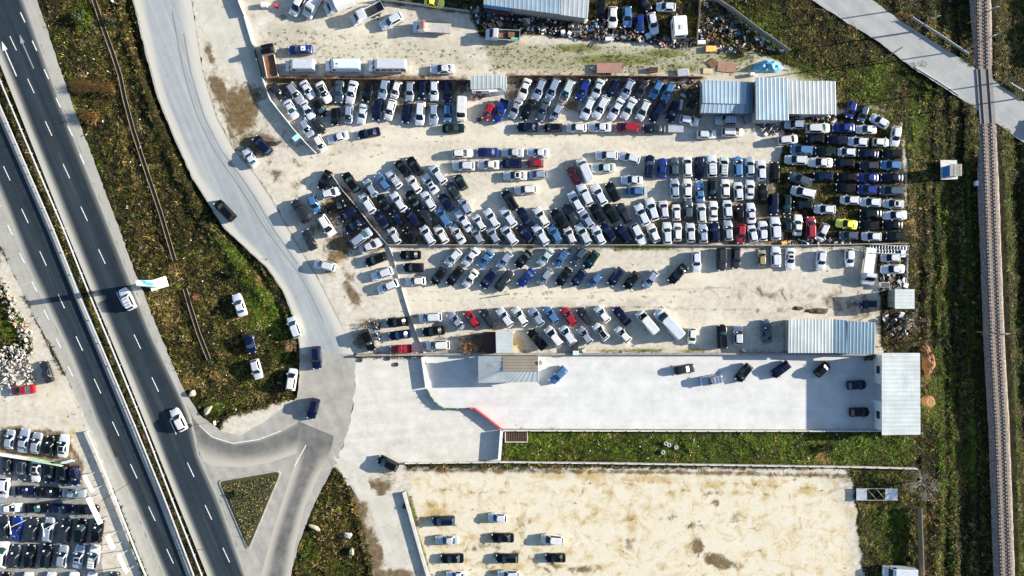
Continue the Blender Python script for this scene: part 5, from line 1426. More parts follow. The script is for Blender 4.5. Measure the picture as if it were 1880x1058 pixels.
truck("tow_truck", "recovery truck with a bare grey flat deck and orange light bar", "truck", 793, 50, 177, 7.2, 1.95, 1.5, 2.0, 'flat', extra=lightbar, bodymat=simple("scuffed_deck", (.42, .40, .36), .6, .2, .25))
def cargo(root, x0, x1, w):
    m = MB(); m.box((x0 + 1.6, -.1, .98), (1.2, 1.0, .25), m=0); m.box((x0 + .9, w - .35, 1.05), (1.5, .35, .3), m=1); m.box((x1 - .5, .1, .95), (.7, .8, .2), m=0); m.build("bed_cargo", [RUST, simple("green_sacks", (.08, .42, .25), .7)], root)
truck("pickup_truck", "white pickup with rusty parts and green sacks in its bed", "pickup", 923, 64, 177, 6.5, 1.95, 1.6, 2.0, 'bed', bed=DARKTRIM, extra=cargo)
truck("pickup_truck", "white pickup with open bed cut off by the top edge", "pickup", 575, 8, 238, 5.2, 1.9, 1.6, 2.0, 'bed', bed=simple("pale_bed", (.5, .5, .5), .6))
truck("dump_truck", "dark truck with a rusty empty tipper bed beside the white gate wall", "truck", 495, 111, 101, 6.6, 2.2, 1.5, 2.2, 'bed', bed=RUST, colm=PAINT['K'], bodymat=simple("pale_steel_rail", (.30, .28, .25), .6), extra=lambda root, x0, x1, w: None)
truck("flatbed_truck", "old white flatbed lorry in the rack corner beside the white saloons", "lorry", 1597, 489, 262, 7.0, 2.2, 1.4, 2.3, 'flat', bodymat=simple("pale_boards", (.62, .60, .54), .7, 0, .15))
longvan("camper_van", "pale blue-roofed high van with a roof hatch in the row of three vans", "van", 629, 120, 180, 6.7, 2.0, 2.5, True, 0, simple("pale_blue_van_paint", (.55, .66, .74), .35, .1, .08, 1, .6))
longvan("minibus", "long white minibus with side windows, right of the roof-hatch van", "minibus", 711, 120, 180, 7.2, 2.05, 2.5, False, 4)
longvan("delivery_van", "short white panel van beside the dark rusty truck", "van", 550, 120, 180, 5.7, 2.0, 2.4)
longvan("delivery_van", "white van cut off by the frame at the bottom right corner", "van", 1653, 1052, 178, 6.0, 1.95, 2.1)
def caravan():
    c = P(1247, 50, 1.5); r_ = empty("caravan", (c.x, c.y, 0), R(4)); tag(r_, "boxy white caravan with a drawbar and rooftop vent near the caravan pen", "caravan")
    m = MB(); m.prism([(-1.25, -1.8), (1.25, -1.8), (1.3, -1.6), (1.3, 1.6), (1.1, 1.85), (-1.1, 1.85), (-1.3, 1.6), (-1.3, -1.6)], .45, 2.4); m.build("body", WHITE, r_)
    m = MB(); m.box((0, 0, 2.43), (2.2, 3.3, .06)); m.build("roof", CARD, r_)
    m = MB(); m.box((.15, -.3, 2.5), (.6, .9, .12)); m.build("roof_vent", CONC, r_)
    m = MB(); m.bar((-.5, 1.8, .5), (0, 3.0, .5), .05); m.bar((.5, 1.8, .5), (0, 3.0, .5), .05); m.build("drawbar", STEEL, r_)
    for x in (-1.3, 1.3):
        m = MB(); m.box((x, .2, 1.6), (.04, 1.2, .6)); m.build("window", GLASS, r_)
        m = MB(); m.bar((x * .85, -.3, .35), (x * .98, -.3, .35), .35, n=12); m.build("wheel", RUBBER, r_)
    m = MB(); m.box((0, -1.82, 1.6), (1.6, .05, .6)); m.build("window", GLASS, r_)
caravan()
def trailer(u, v, L, W, ang, label, deck, rails=True):
    c = P(u, v, .7); r_ = empty("flat_trailer", (c.x, c.y, 0), R(ang)); tag(r_, label, "trailer")
    m = MB(); m.box((0, 0, .66), (L, W, .1)); m.build("deck", deck, r_)
    for s in (-1, 1):
        m = MB(); m.box((0, s * (W / 2 + .02), .74), (L + .06, .05, .22)); m.build("side_board", CONC_D, r_)
        m = MB(); m.bar((-.2, s * (W / 2 - .1), .32), (-.2, s * (W / 2 + .08), .32), .32, n=12); m.build("wheel", RUBBER, r_)
    m = MB(); m.bar((-L / 2, .4, .5), (-L / 2 - 1.3, 0, .45), .045); m.bar((-L / 2, -.4, .5), (-L / 2 - 1.3, 0, .45), .045); m.build("drawbar", STEEL, r_)
trailer(1119, 124, 4.8, 2.0, 0, "brown-decked flat trailer standing on the weedy strip", BROWN)
trailer(1241, 236, 2.9, 1.4, 0, "small grey flat trailer at the end of the upper drive line", STEEL)
# steel truss trailer at the lower right
def truss():
    c = P(1607, 906); r_ = empty("truss_ramp", c); tag(r_, "grey steel ramp with X bracing beside the bare tree", "ramp"); m = MB()
    for x0, x1 in ((-3.9, -1.9), (1.6, 3.9)): m.box(((x0 + x1) / 2, 0, .55), (x1 - x0, 2.2, .1))
    m.build("deck_plate", STEEL, r_); m = MB()
    for y in (-1.1, 1.1): m.box((0, y, .58), (7.9, .14, .16))
    m.build("side_beam", CONC_D, r_); m = MB()
    for i in range(2):
        x = -1.8 + i * 1.7; m.bar((x, -1, .55), (x + 1.7, 1, .55), .06); m.bar((x, 1, .55), (x + 1.7, -1, .55), .06)
    m.build("cross_brace", DARKTRIM, r_)
    for x in (-2.6, 2.6):
        for y in (-.9, .9):
            m = MB(); m.bar((x, y, 0), (x, y, .5), .1); m.build("leg", CONC_D, r_)
truss()

# ------------------------------------------------------------------ scrap: counted pieces, then heaps
def thing(u, v, name, label, cat, group=None, rz=0.0): return tag(empty(name, P(u, v), rz), label, cat, group)
def tyre(u, v, label, col=RUBBER, group="loose tyres in the grass strip"):
    m = MB(); m.ring((0, 0, .13), .30, .12); o = m.build("tyre", col, None, P(u, v)); tag(o, label, "tyre", group)
GT = simple("grey_tyre", (.30, .31, .31), .8)
tyre(1222, 814, "grey tyre, leftmost of the touching pair on the grass strip", GT); tyre(1228, 817, "grey tyre, right one of the touching pair on the grass strip", GT)
tyre(1241, 821, "grey tyre lying alone right of the pair on the grass strip", GT); tyre(1217, 830, "grey tyre lying alone below the pair on the grass strip", GT)
for (u, v), s in zip(((662, 661), (713, 658), (753, 655), (728, 669)), ("leftmost black planter tyre near the road below the boundary wall", "planter tyre with a pale middle below the boundary wall", "dark tyre touching the boundary wall near the white gate wall", "small dark tyre lying furthest out on the forecourt")): tyre(u, v, s, group="tyres along the forecourt edge")
tyre(879, 220, "black tyre lying in the shade left of the red hatchback", group=None)
def boxy(u, v, d, rz, mat, name, label, cat, lid=None, group=None, tilt=None):
    r_ = thing(u, v, name, label, cat, group, rz); m = MB(); m.box((0, 0, d[2] / 2 + .02), d, tilt=tilt); m.build("shell", mat, r_)
    m = MB(); m.box((0, 0, d[2] + .045), (d[0] * .93, d[1] * .90, .04)); m.build("top_panel", lid or mat, r_)
    if d[2] > .5:
        m = MB(); m.box((d[0] * .2, -d[1] * .5, d[2] * .6), (.08, .05, d[2] * .5)); m.build("handle", DARKTRIM, r_)
boxy(1621, 523, (1.6, .95, .9), 0, CARD, "chest_freezer", "white chest freezer shell with a black opening in the rack corner", "freezer", DARKTRIM)
boxy(1660, 524, (.9, .9, .6), -.3, WHITE, "washing_machine", "white square appliance by the fence above the small shed", "appliance")
boxy(1286, 80, (1.5, .7, .8), 0, CARD, "fridge", "white fridge lying at the left of the ochre crate", "fridge")
boxy(1304, 91, (2.0, 1.1, .5), 0, simple("ochre_stain", (.62, .38, .10), .7, 0, .5, 1.5), "crate", "ochre stained flat crate at the edge of the scrap pens", "crate")
boxy(1058, 57, (1.7, .8, .9), 0, simple("pale_blue_enamel", (.5, .66, .7), .4), "bathtub", "pale blue tub below the long workshop roof", "tub", DARKTRIM)
boxy(1118, 73, (1.6, .7, .6), .05, CARD, "chest_freezer", "white freezer lying on the weeds below the blue cars", "freezer")
boxy(1033, 61, (.8, .7, .8), .2, WHITE, "washing_machine", "white appliance, left one of a pair below the workshop roof", "appliance"); boxy(1045, 63, (.7, .7, .8), -.5, WHITE, "washing_machine", "white appliance tilted, right one of the pair below the workshop roof", "appliance")
boxy(969, 42, (.8, 1.0, .9), 0, CONC, "cabinet", "pale grey cabinet on the scrap heap left of the round disc", "cabinet")
boxy(1189, 67, (1.1, 1.1, .3), .4, simple("pale_teal", (.45, .62, .64), .5), "panel_box", "pale teal square panel between the blue hatchback and the heap", "panel")
boxy(1170, 71, (.9, .9, .4), .1, RUST, "crate", "rusty crate on the scrap edge below the bright blue hatchback", "crate"); boxy(1177, 75, (.9, .7, .5), .1, CARD, "crate", "white crate touching the rusty one below the blue hatchback", "crate")
boxy(1199, 129, (1.7, .9, .6), 0, simple("orange_rust", (.45, .16, .06), .7), "skip_bin", "small orange rusty bin right of the brown trailer", "bin", DARKTRIM)
boxy(1253, 134, (2.2, 1.3, .5), .1, WHITE, "machine_frame", "white machine frame lying behind the back fence", "machine", STEEL)
boxy(1379, 138, (.8, .6, .8), 0, CARD, "cabinet", "small white cabinet above the triple metal roofs", "cabinet")
boxy(1250, 193, (.5, 2.0, .25), -.12, STEEL, "sheet_bundle", "narrow pale sheet bundle left of the triple metal roofs", "sheet")
boxy(1372, 219, (1.7, 1.6, .7), .3, PAINT['L'], "car_bonnet", "pale blue front section of a wreck under the metal shed eaves", "car part", PAINT['S'])
boxy(487, 11, (1.2, .9, .8), 0, CARD, "water_tank", "white tank beside the red drum at the upper left", "tank"); boxy(508, 12, (.6, .6, .8), 0, REDP, "oil_drum", "red drum beside the white tank at the upper left", "drum")
boxy(1438, 446, (1.1, .7, .5), .2, simple("orange_wood", (.55, .28, .08), .7), "crate", "orange crate at the bottom of the upright block", "crate")
boxy(1365, 643, (.8, .5, .25), -.7, CARD, "carton", "white carton tilted against the wall beside the white estate", "carton")
boxy(1056, 640, (1.0, 2.0, .9), 0, DARKTRIM, "skip_bin", "black bin with a pale green end by the boundary wall", "bin", DARKTRIM); boxy(1056, 647, (1.1, .8, 1.2), 0, simple("pale_green_plastic", (.45, .66, .5), .5), "wheelie_bin", "pale green bin at the foot of the black bin", "bin")
boxy(1072, 643, (.8, .7, .4), .5, CONC, "stone_block", "grey stone block right of the black bin", "block")
boxy(1654, 466, (.9, 1.4, .8), 0, BLUEP, "water_drum", "blue drum cluster right of the small white hatchback", "drum", CARD); boxy(1662, 466, (.6, 1.2, .7), 0, BRICK, "metal_bin", "dark red bin at the rack corner fence", "bin")
def pallet(u, v, L, W, rz, label, mat):
    r_ = thing(u, v, "pallet", label, "pallet", None, rz); m = MB()
    n = max(5, int(W / .2))
    for i in range(n): m.box((0, -W / 2 + (i + .5) * W / n, .16), (L, W / n * .82, .03))
    m.build("deck_boards", mat, r_); m = MB()
    for x in (-L * .45, 0, L * .45): m.box((x, 0, .075), (.12, W, .13))
    m.build("bearers", WOOD, r_)
pallet(1334, 123, 3.5, 2.0, R(-5), "brown stack of boards left of the blue tarpaulin", simple("brown_boards", (.30, .17, .12), .8, 0, .25)); pallet(1308, 117, 1.5, 1.6, R(40), "dark diamond-turned pallet touching the brown boards", RUST); pallet(1299, 131, 1.8, 1.0, 0, "pale flat pallet below the dark turned pallet", simple("pale_boards_2", (.55, .45, .28), .8))
def rack():
    r_ = thing(1628, 459, "steel_rack", "grey steel lattice rack above the white saloons in the corner", "rack"); m = MB()
    for y in (-.8, .8):
        for z in (.5, 1.1): m.bar((-3.6, y + .25, z), (3.6, y - .15, z), .06)
    m.build("beam", STEEL, r_); m = MB()
    for i in range(13):
        x = -3.4 + i * .57; m.bar((x, -.8, .5), (x + .28, .8, 1.1), .035); m.bar((x, .8, .5), (x, -.8, .5), .035)
    m.build("lattice", STEEL, r_)
    for x in (-3.3, 3.3):
        for y in (-.7, .7): m = MB(); m.bar((x, y, 0), (x, y, 1.1), .06); m.build("leg", STEEL, r_)
rack()
def grate():
    r_ = thing(948, 801, "drain_grate", "concrete framed pit with a slatted grate at the left end of the grass strip", "grate"); m = MB()
    for y in (-1.05, 1.05): m.box((0, y, .12), (4.3, .14, .24))
    for x in (-2.1, 2.1): m.box((x, 0, .12), (.14, 1.96, .24))
    m.build("frame", CONC, r_); m = MB(); m.box((0, 0, .03), (4.0, 1.9, .03)); m.build("pit_floor", DARKTRIM, r_); m = MB()
    for i in range(9): m.box((-1.75 + i * .44, 0, .17), (.12, 1.9, .06))
    m.build("slats", RUST, r_)
grate()
def heap(name, label, cat, poly, n, hmax, mats, size=(.2, .9), seed=1, kind="stuff", flat=.5, rings=True):
    r = random.Random(seed); m = MB(); us = [p[0] for p in poly]; vs_ = [p[1] for p in poly]; c = 0
    while c < n:
        u, v = r.uniform(min(us), max(us)), r.uniform(min(vs_), max(vs_))
        if not inside(poly, np.array([[u]]), np.array([[v]]))[0, 0]: continue
        c += 1; p = P(u, v); k = r.choices(range(len(mats)), [w for _, w in mats])[0]; t = r.random(); z = r.uniform(.05, hmax) * r.random(); s = r.uniform(*size) * (.6 + .8 * r.random() ** 3)
        if t < .50: m.box((p.x, p.y, z + s * flat * .4), (s, s * r.uniform(.3, .9), s * flat * r.uniform(.15, .9)), rz=r.uniform(0, 3.1), m=k, tilt=(r.gauss(0, .35), r.gauss(0, .35)))
        elif t < .66 and rings: m.ring((p.x, p.y, z + .12), .27 * r.uniform(.7, 1.1), .1, 12, 5, k, (r.gauss(0, .3), r.gauss(0, .3)))
        elif t < .86: a = r.uniform(0, 6.28); L = s * 1.5; m.bar((p.x, p.y, z + .05), (p.x + math.cos(a) * L, p.y + math.sin(a) * L, z + r.uniform(0, .4)), .035 + .05 * r.random(), n=5, m=k)
        else:
            q = [Vector((p.x + math.cos(a) * s * r.uniform(.3, .6), p.y + math.sin(a) * s * r.uniform(.3, .6), z + r.uniform(0, .4 * s))) for a in (0, 1.2, 2.4, 3.7, 5.0)]; top = Vector((p.x, p.y, z + .5 * s)); b = len(m.v); m.v += [tuple(x) for x in q + [top]]
            for i in range(5): m.f.append((b + i, b + (i + 1) % 5, b + 5)); m.m.append(k)
    o = m.build(name, [x for x, _ in mats]); tag(o, label, cat, kind=kind); return o
JUNK = [(DARKTRIM, 8), (RUBBER, 3), (RUST, 1.6), (CONC_D, 1.6), (STEEL, 1.0), (CARD, 1.5), (BLUEP, .3), (WOOD, 1), (REDP, .15)]
heap("scrap_heap", "long heap of mixed car parts and scrap below the corrugated workshop", "scrap heap", [(862, 16), (885, 12), (890, 18), (1030, 32), (1090, 40), (1095, 10), (1108, 12), (1112, 45), (1180, 62), (1190, 72), (1110, 78), (1040, 66), (985, 62), (960, 52), (888, 50), (866, 40)], 950, .8, JUNK, seed=3)
heap("scrap_heap", "scrap and dark rubbish between the caravan and the pole fence", "scrap heap", [(1185, 62), (1232, 72), (1275, 72), (1278, 84), (1230, 88), (1195, 80)], 200, .5, JUNK, seed=4)
heap("scrap_heap", "rubbish in the triangular pens right of the pipe fence", "scrap heap", [(1284, 6), (1310, 0), (1375, 52), (1445, 98), (1300, 96), (1284, 80)], 330, .5, JUNK, seed=5)
heap("scrap_heap", "thin line of rubbish along the back fences above the parked rows", "scrap heap", [(845, 146), (866, 150), (935, 150), (1240, 145), (1285, 150), (1286, 205), (1262, 200), (1240, 150), (940, 154), (860, 170)], 240, .45, JUNK, seed=6)
heap("scrap_heap", "tyres and parts under the eaves of the right metal shed", "scrap heap", [(1450, 210), (1536, 211), (1530, 224), (1455, 222)], 130, .5, JUNK, seed=7)
heap("scrap_heap", "wreck parts below the middle metal shed", "scrap heap", [(1385, 222), (1438, 222), (1440, 246), (1405, 248)], 110, .5, JUNK, seed=8)
heap("scrap_heap", "pale parts scattered along the wall end of the upright block", "scrap heap", [(1430, 440), (1560, 436), (1560, 448), (1435, 449)], 130, .35, JUNK + [(CARD, 2)], seed=9)
heap("scrap_heap", "mixed household scrap in the rack corner above the small shed", "scrap heap", [(1612, 502), (1658, 500), (1660, 530), (1615, 532)], 170, .6, JUNK + [(CARD, 1)], seed=10)
heap("scrap_heap", "rubbish and branches behind the small shed near the barn", "scrap heap", [(1618, 570), (1680, 575), (1672, 618), (1622, 616)], 130, .4, JUNK, seed=12)
heap("scrap_heap", "red and white parts below the site office", "scrap heap", [(864, 168), (890, 168), (888, 182), (866, 182)], 60, .5, [(REDP, 2), (CARD, 2), (DARKTRIM, 2), (RUST, 1)], (.15, .5), seed=13)
heap("scrap_heap", "parts littering the muddy verge among the dark cars", "scrap heap", [(590, 360), (640, 380), (700, 450), (650, 470), (600, 420)], 90, .25, JUNK, (.12, .5), seed=14)
heap("scrap_heap", "brown rubbish around the bush at the left gate", "scrap heap", [(668, 588), (702, 590), (700, 626), (672, 630)], 90, .35, JUNK, (.12, .5), seed=15)
ROCK = simple("pale_rubble", (.34, .32, .27), .9, 0, .25, 2)
heap("rubble_heap", "heap of pale broken concrete and stones left of the highway", "rubble", [(0, 640), (32, 632), (50, 640), (62, 668), (66, 700), (20, 712), (-10, 712)], 420, .7, [(ROCK, 4), (CONC_D, 3), (CARD, .5)], (.2, .7), seed=20, flat=1.2, rings=False)
heap("rubble_heap", "strip of stones along the left shoulder of the highway", "rubble", [(0, 500), (14, 515), (48, 585), (66, 625), (60, 650), (40, 630), (10, 560), (-5, 530)], 260, .4, [(ROCK, 5), (CONC_D, 2), (STRAW, 1)], (.15, .6), seed=21, flat=1.2, rings=False)
heap("stones", "white pebbles and litter scattered over the verge grass", "litter", [(70, 10), (230, 20), (300, 330), (440, 430), (540, 620), (440, 780), (340, 720), (220, 420)], 80, .2, [(CARD, 2), (ROCK, 4)], (.08, .28), seed=22, flat=1.0, rings=False)
heap("stones", "white pebbles and litter scattered over the grass strip", "litter", [(930, 796), (1612, 794), (1676, 804), (1676, 850), (925, 842)], 90, .2, [(CARD, 2), (ROCK, 3)], (.08, .26), seed=23, flat=1.0, rings=False)
def boulder(u, v, s, label, mat=ROCK, seed=0, name="boulder"):
    bm = bmesh.new(); bmesh.ops.create_icosphere(bm, subdivisions=3, radius=1.0); r = random.Random(seed + int(u)); ph = [r.uniform(0, 6) for _ in range(6)]
    for q in bm.verts:
        d = q.co; k = 1 + .14 * math.sin(3 * d.x + ph[0]) + .12 * math.sin(4 * d.y + ph[1]) + .09 * math.sin(6 * d.z + 5 * d.x + ph[2]) + .05 * math.sin(11 * d.y + 7 * d.z + ph[3]); q.co = Vector((d.x * s[0] * k, d.y * s[1] * k, max(-.05, d.z * s[2] * k + s[2] * .55)))
    me = bpy.data.meshes.new(name); bm.to_mesh(me); bm.free(); me.materials.append(mat); o = link(bpy.data.objects.new(name, me)); o.location = P(u, v); o.rotation_euler = (0, 0, r.uniform(0, 3)); return tag(o, label, name.replace('_', ' '))
PALEST = simple("pale_boulder", (.33, .28, .20), .9, 0, .25, 1.5)
boulder(354, 722, (.8, .55, .4), "pale flat boulder by the highway edge of the verge", PALEST); boulder(383, 752, (1.0, .5, .4), "pale boulder at the rounded tip of the verge", PALEST); boulder(639, 982, (.7, .6, .35), "white rock in the brown grass beside the dirt track", ROCK)
boulder(578, 968, (1.0, .5, .3), "pale slab of stone in the grass between the roads", PALEST); boulder(646, 1012, (.7, .45, .3), "lower pale rock near the bottom of the dirt track", PALEST)
def pile(name, u, v, a, b, h, mat, label, cat, seed=1, rot=0.0, amp=1.0):
    """irregular mound: radial grid pushed about by noise"""
    r = random.Random(seed); ph = [r.uniform(0, 6) for _ in range(8)]; m = MB(); nr_, na = 14, 40; vv = []
    for i in range(nr_ + 1):
        t = i / nr_
        for j in range(na):
            th = 2 * math.pi * j / na; k = 1 + amp * (.13 * math.sin(2 * th + ph[0]) + .10 * math.sin(3 * th + ph[1]) + .07 * math.sin(7 * th + ph[2])); x, y = a * t * k * math.cos(th), b * t * k * math.sin(th)
            z = h * (1 - t ** 2.2) * (1 + amp * (.22 * math.sin(4 * x + ph[3]) * math.cos(3.4 * y + ph[4]) + .12 * math.sin(11 * x + ph[5]) * math.sin(9 * y + ph[6]))); vv.append((x, y, max(-.02, z)))
    m.add(vv, [(i * na + j, i * na + (j + 1) % na, (i + 1) * na + (j + 1) % na, (i + 1) * na + j) for i in range(nr_) for j in range(na)]); o = m.build(name, mat, None, P(u, v), True); o.rotation_euler = (0, 0, rot); return tag(o, label, cat)
pile("tarpaulin_heap", 1409, 123, 2.5, 1.35, 1.3, TARP, "heap covered by a torn sky-blue tarpaulin above the metal roofs", "tarpaulin", 3)
pile("straw_heap", 1704, 668, 1.15, 2.3, 1.1, simple("rusty_straw", (.20, .095, .035), .95, 0, .5, 5), "rusty orange straw heap behind the large white hall", "straw heap", 4); pile("earth_heap", 1699, 641, 1.1, .7, .5, simple("orange_earth", (.16, .08, .03), .95, 0, .4, 4), "low orange earth heap above the straw heap", "earth heap", 5)
pile("earth_heap", 1500, 571, 2.6, .5, .3, simple("earth_and_shade", (.05, .04, .03), .95, 0, .4, 4), "dark earth ridge above the barn roof", "earth heap", 6); pile("earth_heap", 1466, 566, .9, .45, .3, simple("earth_and_shade_2", (.05, .04, .03), .95, 0, .4, 4), "small dark earth heap left of the ridge above the barn", "earth heap", 7)  # low dark mounds: dirt plus patches of shade put into the colour
def bale():
    r_ = thing(1700, 736, "hay_bale", "round straw bale standing on end behind the white hall", "hay bale"); m = MB(); n = 24; vv = []
    for i, (rr, z) in enumerate(((1.05, 0), (1.1, .3), (1.1, 1.0), (1.0, 1.25), (.7, 1.32), (.35, 1.28), (.02, 1.33))):
        for j in range(n): a = 6.283 * j / n; k = rr * (1 + .03 * math.sin(5 * a + i)); vv.append((k * math.cos(a), k * math.sin(a), z))
    m.add(vv, [(i * n + j, i * n + (j + 1) % n, (i + 1) * n + (j + 1) % n, (i + 1) * n + j) for i in range(6) for j in range(n)]); m.build("straw_roll", STRAW, r_)
    m = MB()
    for z in (.45, .85): m.ring((0, 0, z), 1.11, .02, 24, 4)
    m.build("twine", WOOD, r_)
bale()

# ------------------------------------------------------------------ trees and bushes
BARK = simple("pale_bark", (.24, .205, .17), .9, 0, .2, 6); BARK_D = simple("brown_bark", (.11, .075, .05), .9, 0, .3, 6)
def bare_tree(name, u, v, rad, h, label, mat, n0=7, seed=1, depth=4, trunk_r=.16, lean=(0, 0), spread=1.0):
    r = random.Random(seed); root = thing(u, v, name, label, "tree" if h > 2.5 else "bush"); tr = MB(); cr = MB()
    def grow(p, d, L, rr, k, mb):
        q = p + d * L; mb.bar(p, q, rr, rr * .7, 5 if rr > .02 else 3)
        if k == 0: return
        for _ in range(3 if k > 1 else 4):
            a = Vector((r.gauss(0, 1), r.gauss(0, 1), r.gauss(.1, .6))).normalized(); grow(q if r.random() < .6 else p.lerp(q, r.uniform(.5, .9)), (d + a * .75 * spread).normalized(), L * r.uniform(.6, .85), max(.008, rr * .55), k - 1, cr)
    tr.bar((0, 0, 0), (lean[0] * .3, lean[1] * .3, h * .25), trunk_r, trunk_r * .8, 8); tr.build("trunk", mat, root)
    for i in range(n0):
        a = 6.283 * (i + r.random() * .6) / n0; d = Vector((math.cos(a) + lean[0], math.sin(a) + lean[1], r.uniform(.3, 1.1))).normalized(); grow(Vector((lean[0] * .3, lean[1] * .3, h * .24)), d, rad * r.uniform(.32, .45), trunk_r * .45, depth, cr)
    cr.build("crown", mat, root)
bare_tree("bare_tree", 1684, 884, 3.4, 5.0, "large bare tree with pale twigs beside the steel ramp", BARK, 11, 2, 4, .2)
bare_tree("bare_tree", 1672, 592, 2.2, 3.6, "bare leafless tree with white limbs below the small shed", BARK, 7, 5, 3, .14, (-.5, .1))
bare_tree("bare_tree", 1648, 596, 1.4, 2.8, "smaller bare tree left of the white-limbed one near the barn", BARK_D, 6, 6, 3, .1)
bare_tree("bare_bush", 862, 637, 1.9, 2.2, "dry brown bush left of the maroon lean-to", simple("dry_twigs", (.36, .20, .09), .9, 0, .35, 5), 12, 7, 3, .1)
bare_tree("bare_bush", 845, 622, 1.5, 1.8, "dark twiggy bush above the dry brown bush", BARK_D, 10, 8, 3, .08)
bare_tree("bare_bush", 884, 628, 1.0, 1.5, "small pale-tipped bush against the maroon lean-to", BARK, 9, 9, 3, .06)
bare_tree("bare_bush", 536, 634, 1.4, 1.3, "round brown dead bush at the grassy edge below the white van", simple("dead_leaves", (.26, .15, .09), .9, 0, .4, 5), 12, 10, 3, .06)
bare_tree("bare_bush", 1784, 205, 1.0, 1.0, "pale round bush at the lower corner of the level crossing", BARK, 10, 12, 3, .05)
bare_tree("bare_bush", 1690, 120, 1.0, 1.1, "brown bush below the lower pole of the top road", BARK_D, 9, 13, 3, .05)
bare_tree("bare_bush", 362, 545, 1.0, 1.0, "reddish twiggy bush over the drainage channel", simple("red_twigs", (.22, .09, .05), .9, 0, .4, 5), 10, 14, 3, .05)
bare_tree("bare_bush", 678, 618, 1.0, 1.3, "brown bush behind the dark off-road car at the left gate", BARK_D, 10, 15, 3, .05)
bare_tree("bare_bush", 672, 596, .9, 1.0, "ochre bush left of the black saloons at the left gate", simple("ochre_twigs", (.26, .20, .09), .9, 0, .4, 5), 10, 16, 3, .05)
LEAF = {'d': simple("dark_leaves", (.022, .035, .012), .8, 0, .5, 3), 'o': simple("olive_leaves", (.07, .085, .02), .8, 0, .5, 3), 't': simple("tan_reeds", (.42, .28, .11), .9, 0, .4, 4), 'b': simple("brown_leaves", (.10, .06, .03), .9, 0, .4, 4)}
def bush(u, v, rad, h, label, mats, name="bush", seed=1, n=900, group=None, cat="bush"):
    r = random.Random(seed); root = thing(u, v, name, label, cat, group); m = MB(); m.bar((0, 0, 0), (0, 0, h * .5), .09, .04, 6)
    for i in range(5): a = i * 1.26; m.bar((0, 0, h * .2), (math.cos(a) * rad * .5, math.sin(a) * rad * .5, h * .6), .04, .02, 4)
    m.build("trunk", BARK_D, root); m = MB(); cl = [(r.gauss(0, .42) * rad, r.gauss(0, .42) * rad, r.uniform(.3, .85) * h, r.uniform(.25, .5) * rad) for _ in range(12)]
    for _ in range(n):
        c = r.choice(cl); d = Vector((r.gauss(0, 1), r.gauss(0, 1), r.gauss(0, 1))).normalized() * c[3] * r.random() ** .4; p = Vector((c[0], c[1], max(.05, c[2] + d.z * .7))) + Vector((d.x, d.y, 0)); a = Vector((r.gauss(0, 1), r.gauss(0, 1), r.gauss(0, 1))).normalized(); b = a.orthogonal().normalized(); s = r.uniform(.06, .15)
        m.face([p - a * s * 1.6, p + b * s, p + a * s * 1.6, p - b * s], r.choices(range(len(mats)), [3, 2, 1][:len(mats)])[0])
    m.build("crown", [LEAF[q] for q in mats], root); return root
def hedge(pts, h, w, n, label, seed):
    ps = [P(u, v) for u, v in pts]; root = empty("hedge", ps[0]); tag(root, label, "hedge"); r = random.Random(seed); m = MB(); st = MB(); L = (ps[-1] - ps[0]).length
    for _ in range(n):
        p = ps[0].lerp(ps[-1], r.random()) - ps[0]; k = .75 + .35 * math.sin(p.y * .9) * math.sin(p.y * .37 + 1); p += Vector((r.gauss(0, w * .4), 0, r.uniform(.1, h) * k)); a = Vector((r.gauss(0, 1), r.gauss(0, 1), r.gauss(0, 1))).normalized(); q = a.orthogonal().normalized(); s = r.uniform(.08, .2)
        m.face([p - a * s * 1.6, p + q * s, p + a * s * 1.6, p - q * s], r.choice((0, 0, 1, 2)))
    for i in range(int(L / 1.5)):
        p = ps[0].lerp(ps[-1], i * 1.5 / L) - ps[0]; st.bar(p, p + Vector((r.gauss(0, .2), r.gauss(0, .2), h * .7)), .05, .02, 5)
    st.build("trunk", BARK_D, root); m.build("crown", [LEAF['d'], LEAF['b'], LEAF['o']], root)
hedge([(1902, -20), (1906, 118)], 1.9, 1.0, 5200, "upper dark hedge at the right edge above the country road", 31)
hedge([(1904, 262), (1912, 800)], 1.7, 1.0, 17000, "long dark hedge at the right edge below the country road", 32)
def reeds(u, v, L, label, seed, ang=0.0, wd=.5):
    r = random.Random(seed); m = MB()
    for i in range(700):
        x = r.uniform(-L / 2, L / 2); y = r.gauss(0, wd); h = r.uniform(.6, 1.5); a = r.uniform(-.9, .9) + (3.1 if r.random() < .5 else 0); k = r.uniform(.4, 1.2); m.face([(x - .05, y, 0), (x + .05, y, 0), (x + math.cos(a) * k + .05, y + math.sin(a) * k * .6, h), (x + math.cos(a) * k, y + math.sin(a) * k * .6, h)])
    o = m.build("reed_clump", LEAF['t'], None, P(u, v)); o.rotation_euler = (0, 0, ang); tag(o, label, "reeds")
reeds(180, 162, 6.5, "tall tan reed clump across the top of the highway verge", 1, R(-8)); reeds(165, 215, 3.0, "short tan reed clump at the edge of the highway shoulder", 2, R(-15)); reeds(150, 160, 2.5, "pale reed tuft left end of the long reed clump", 3)
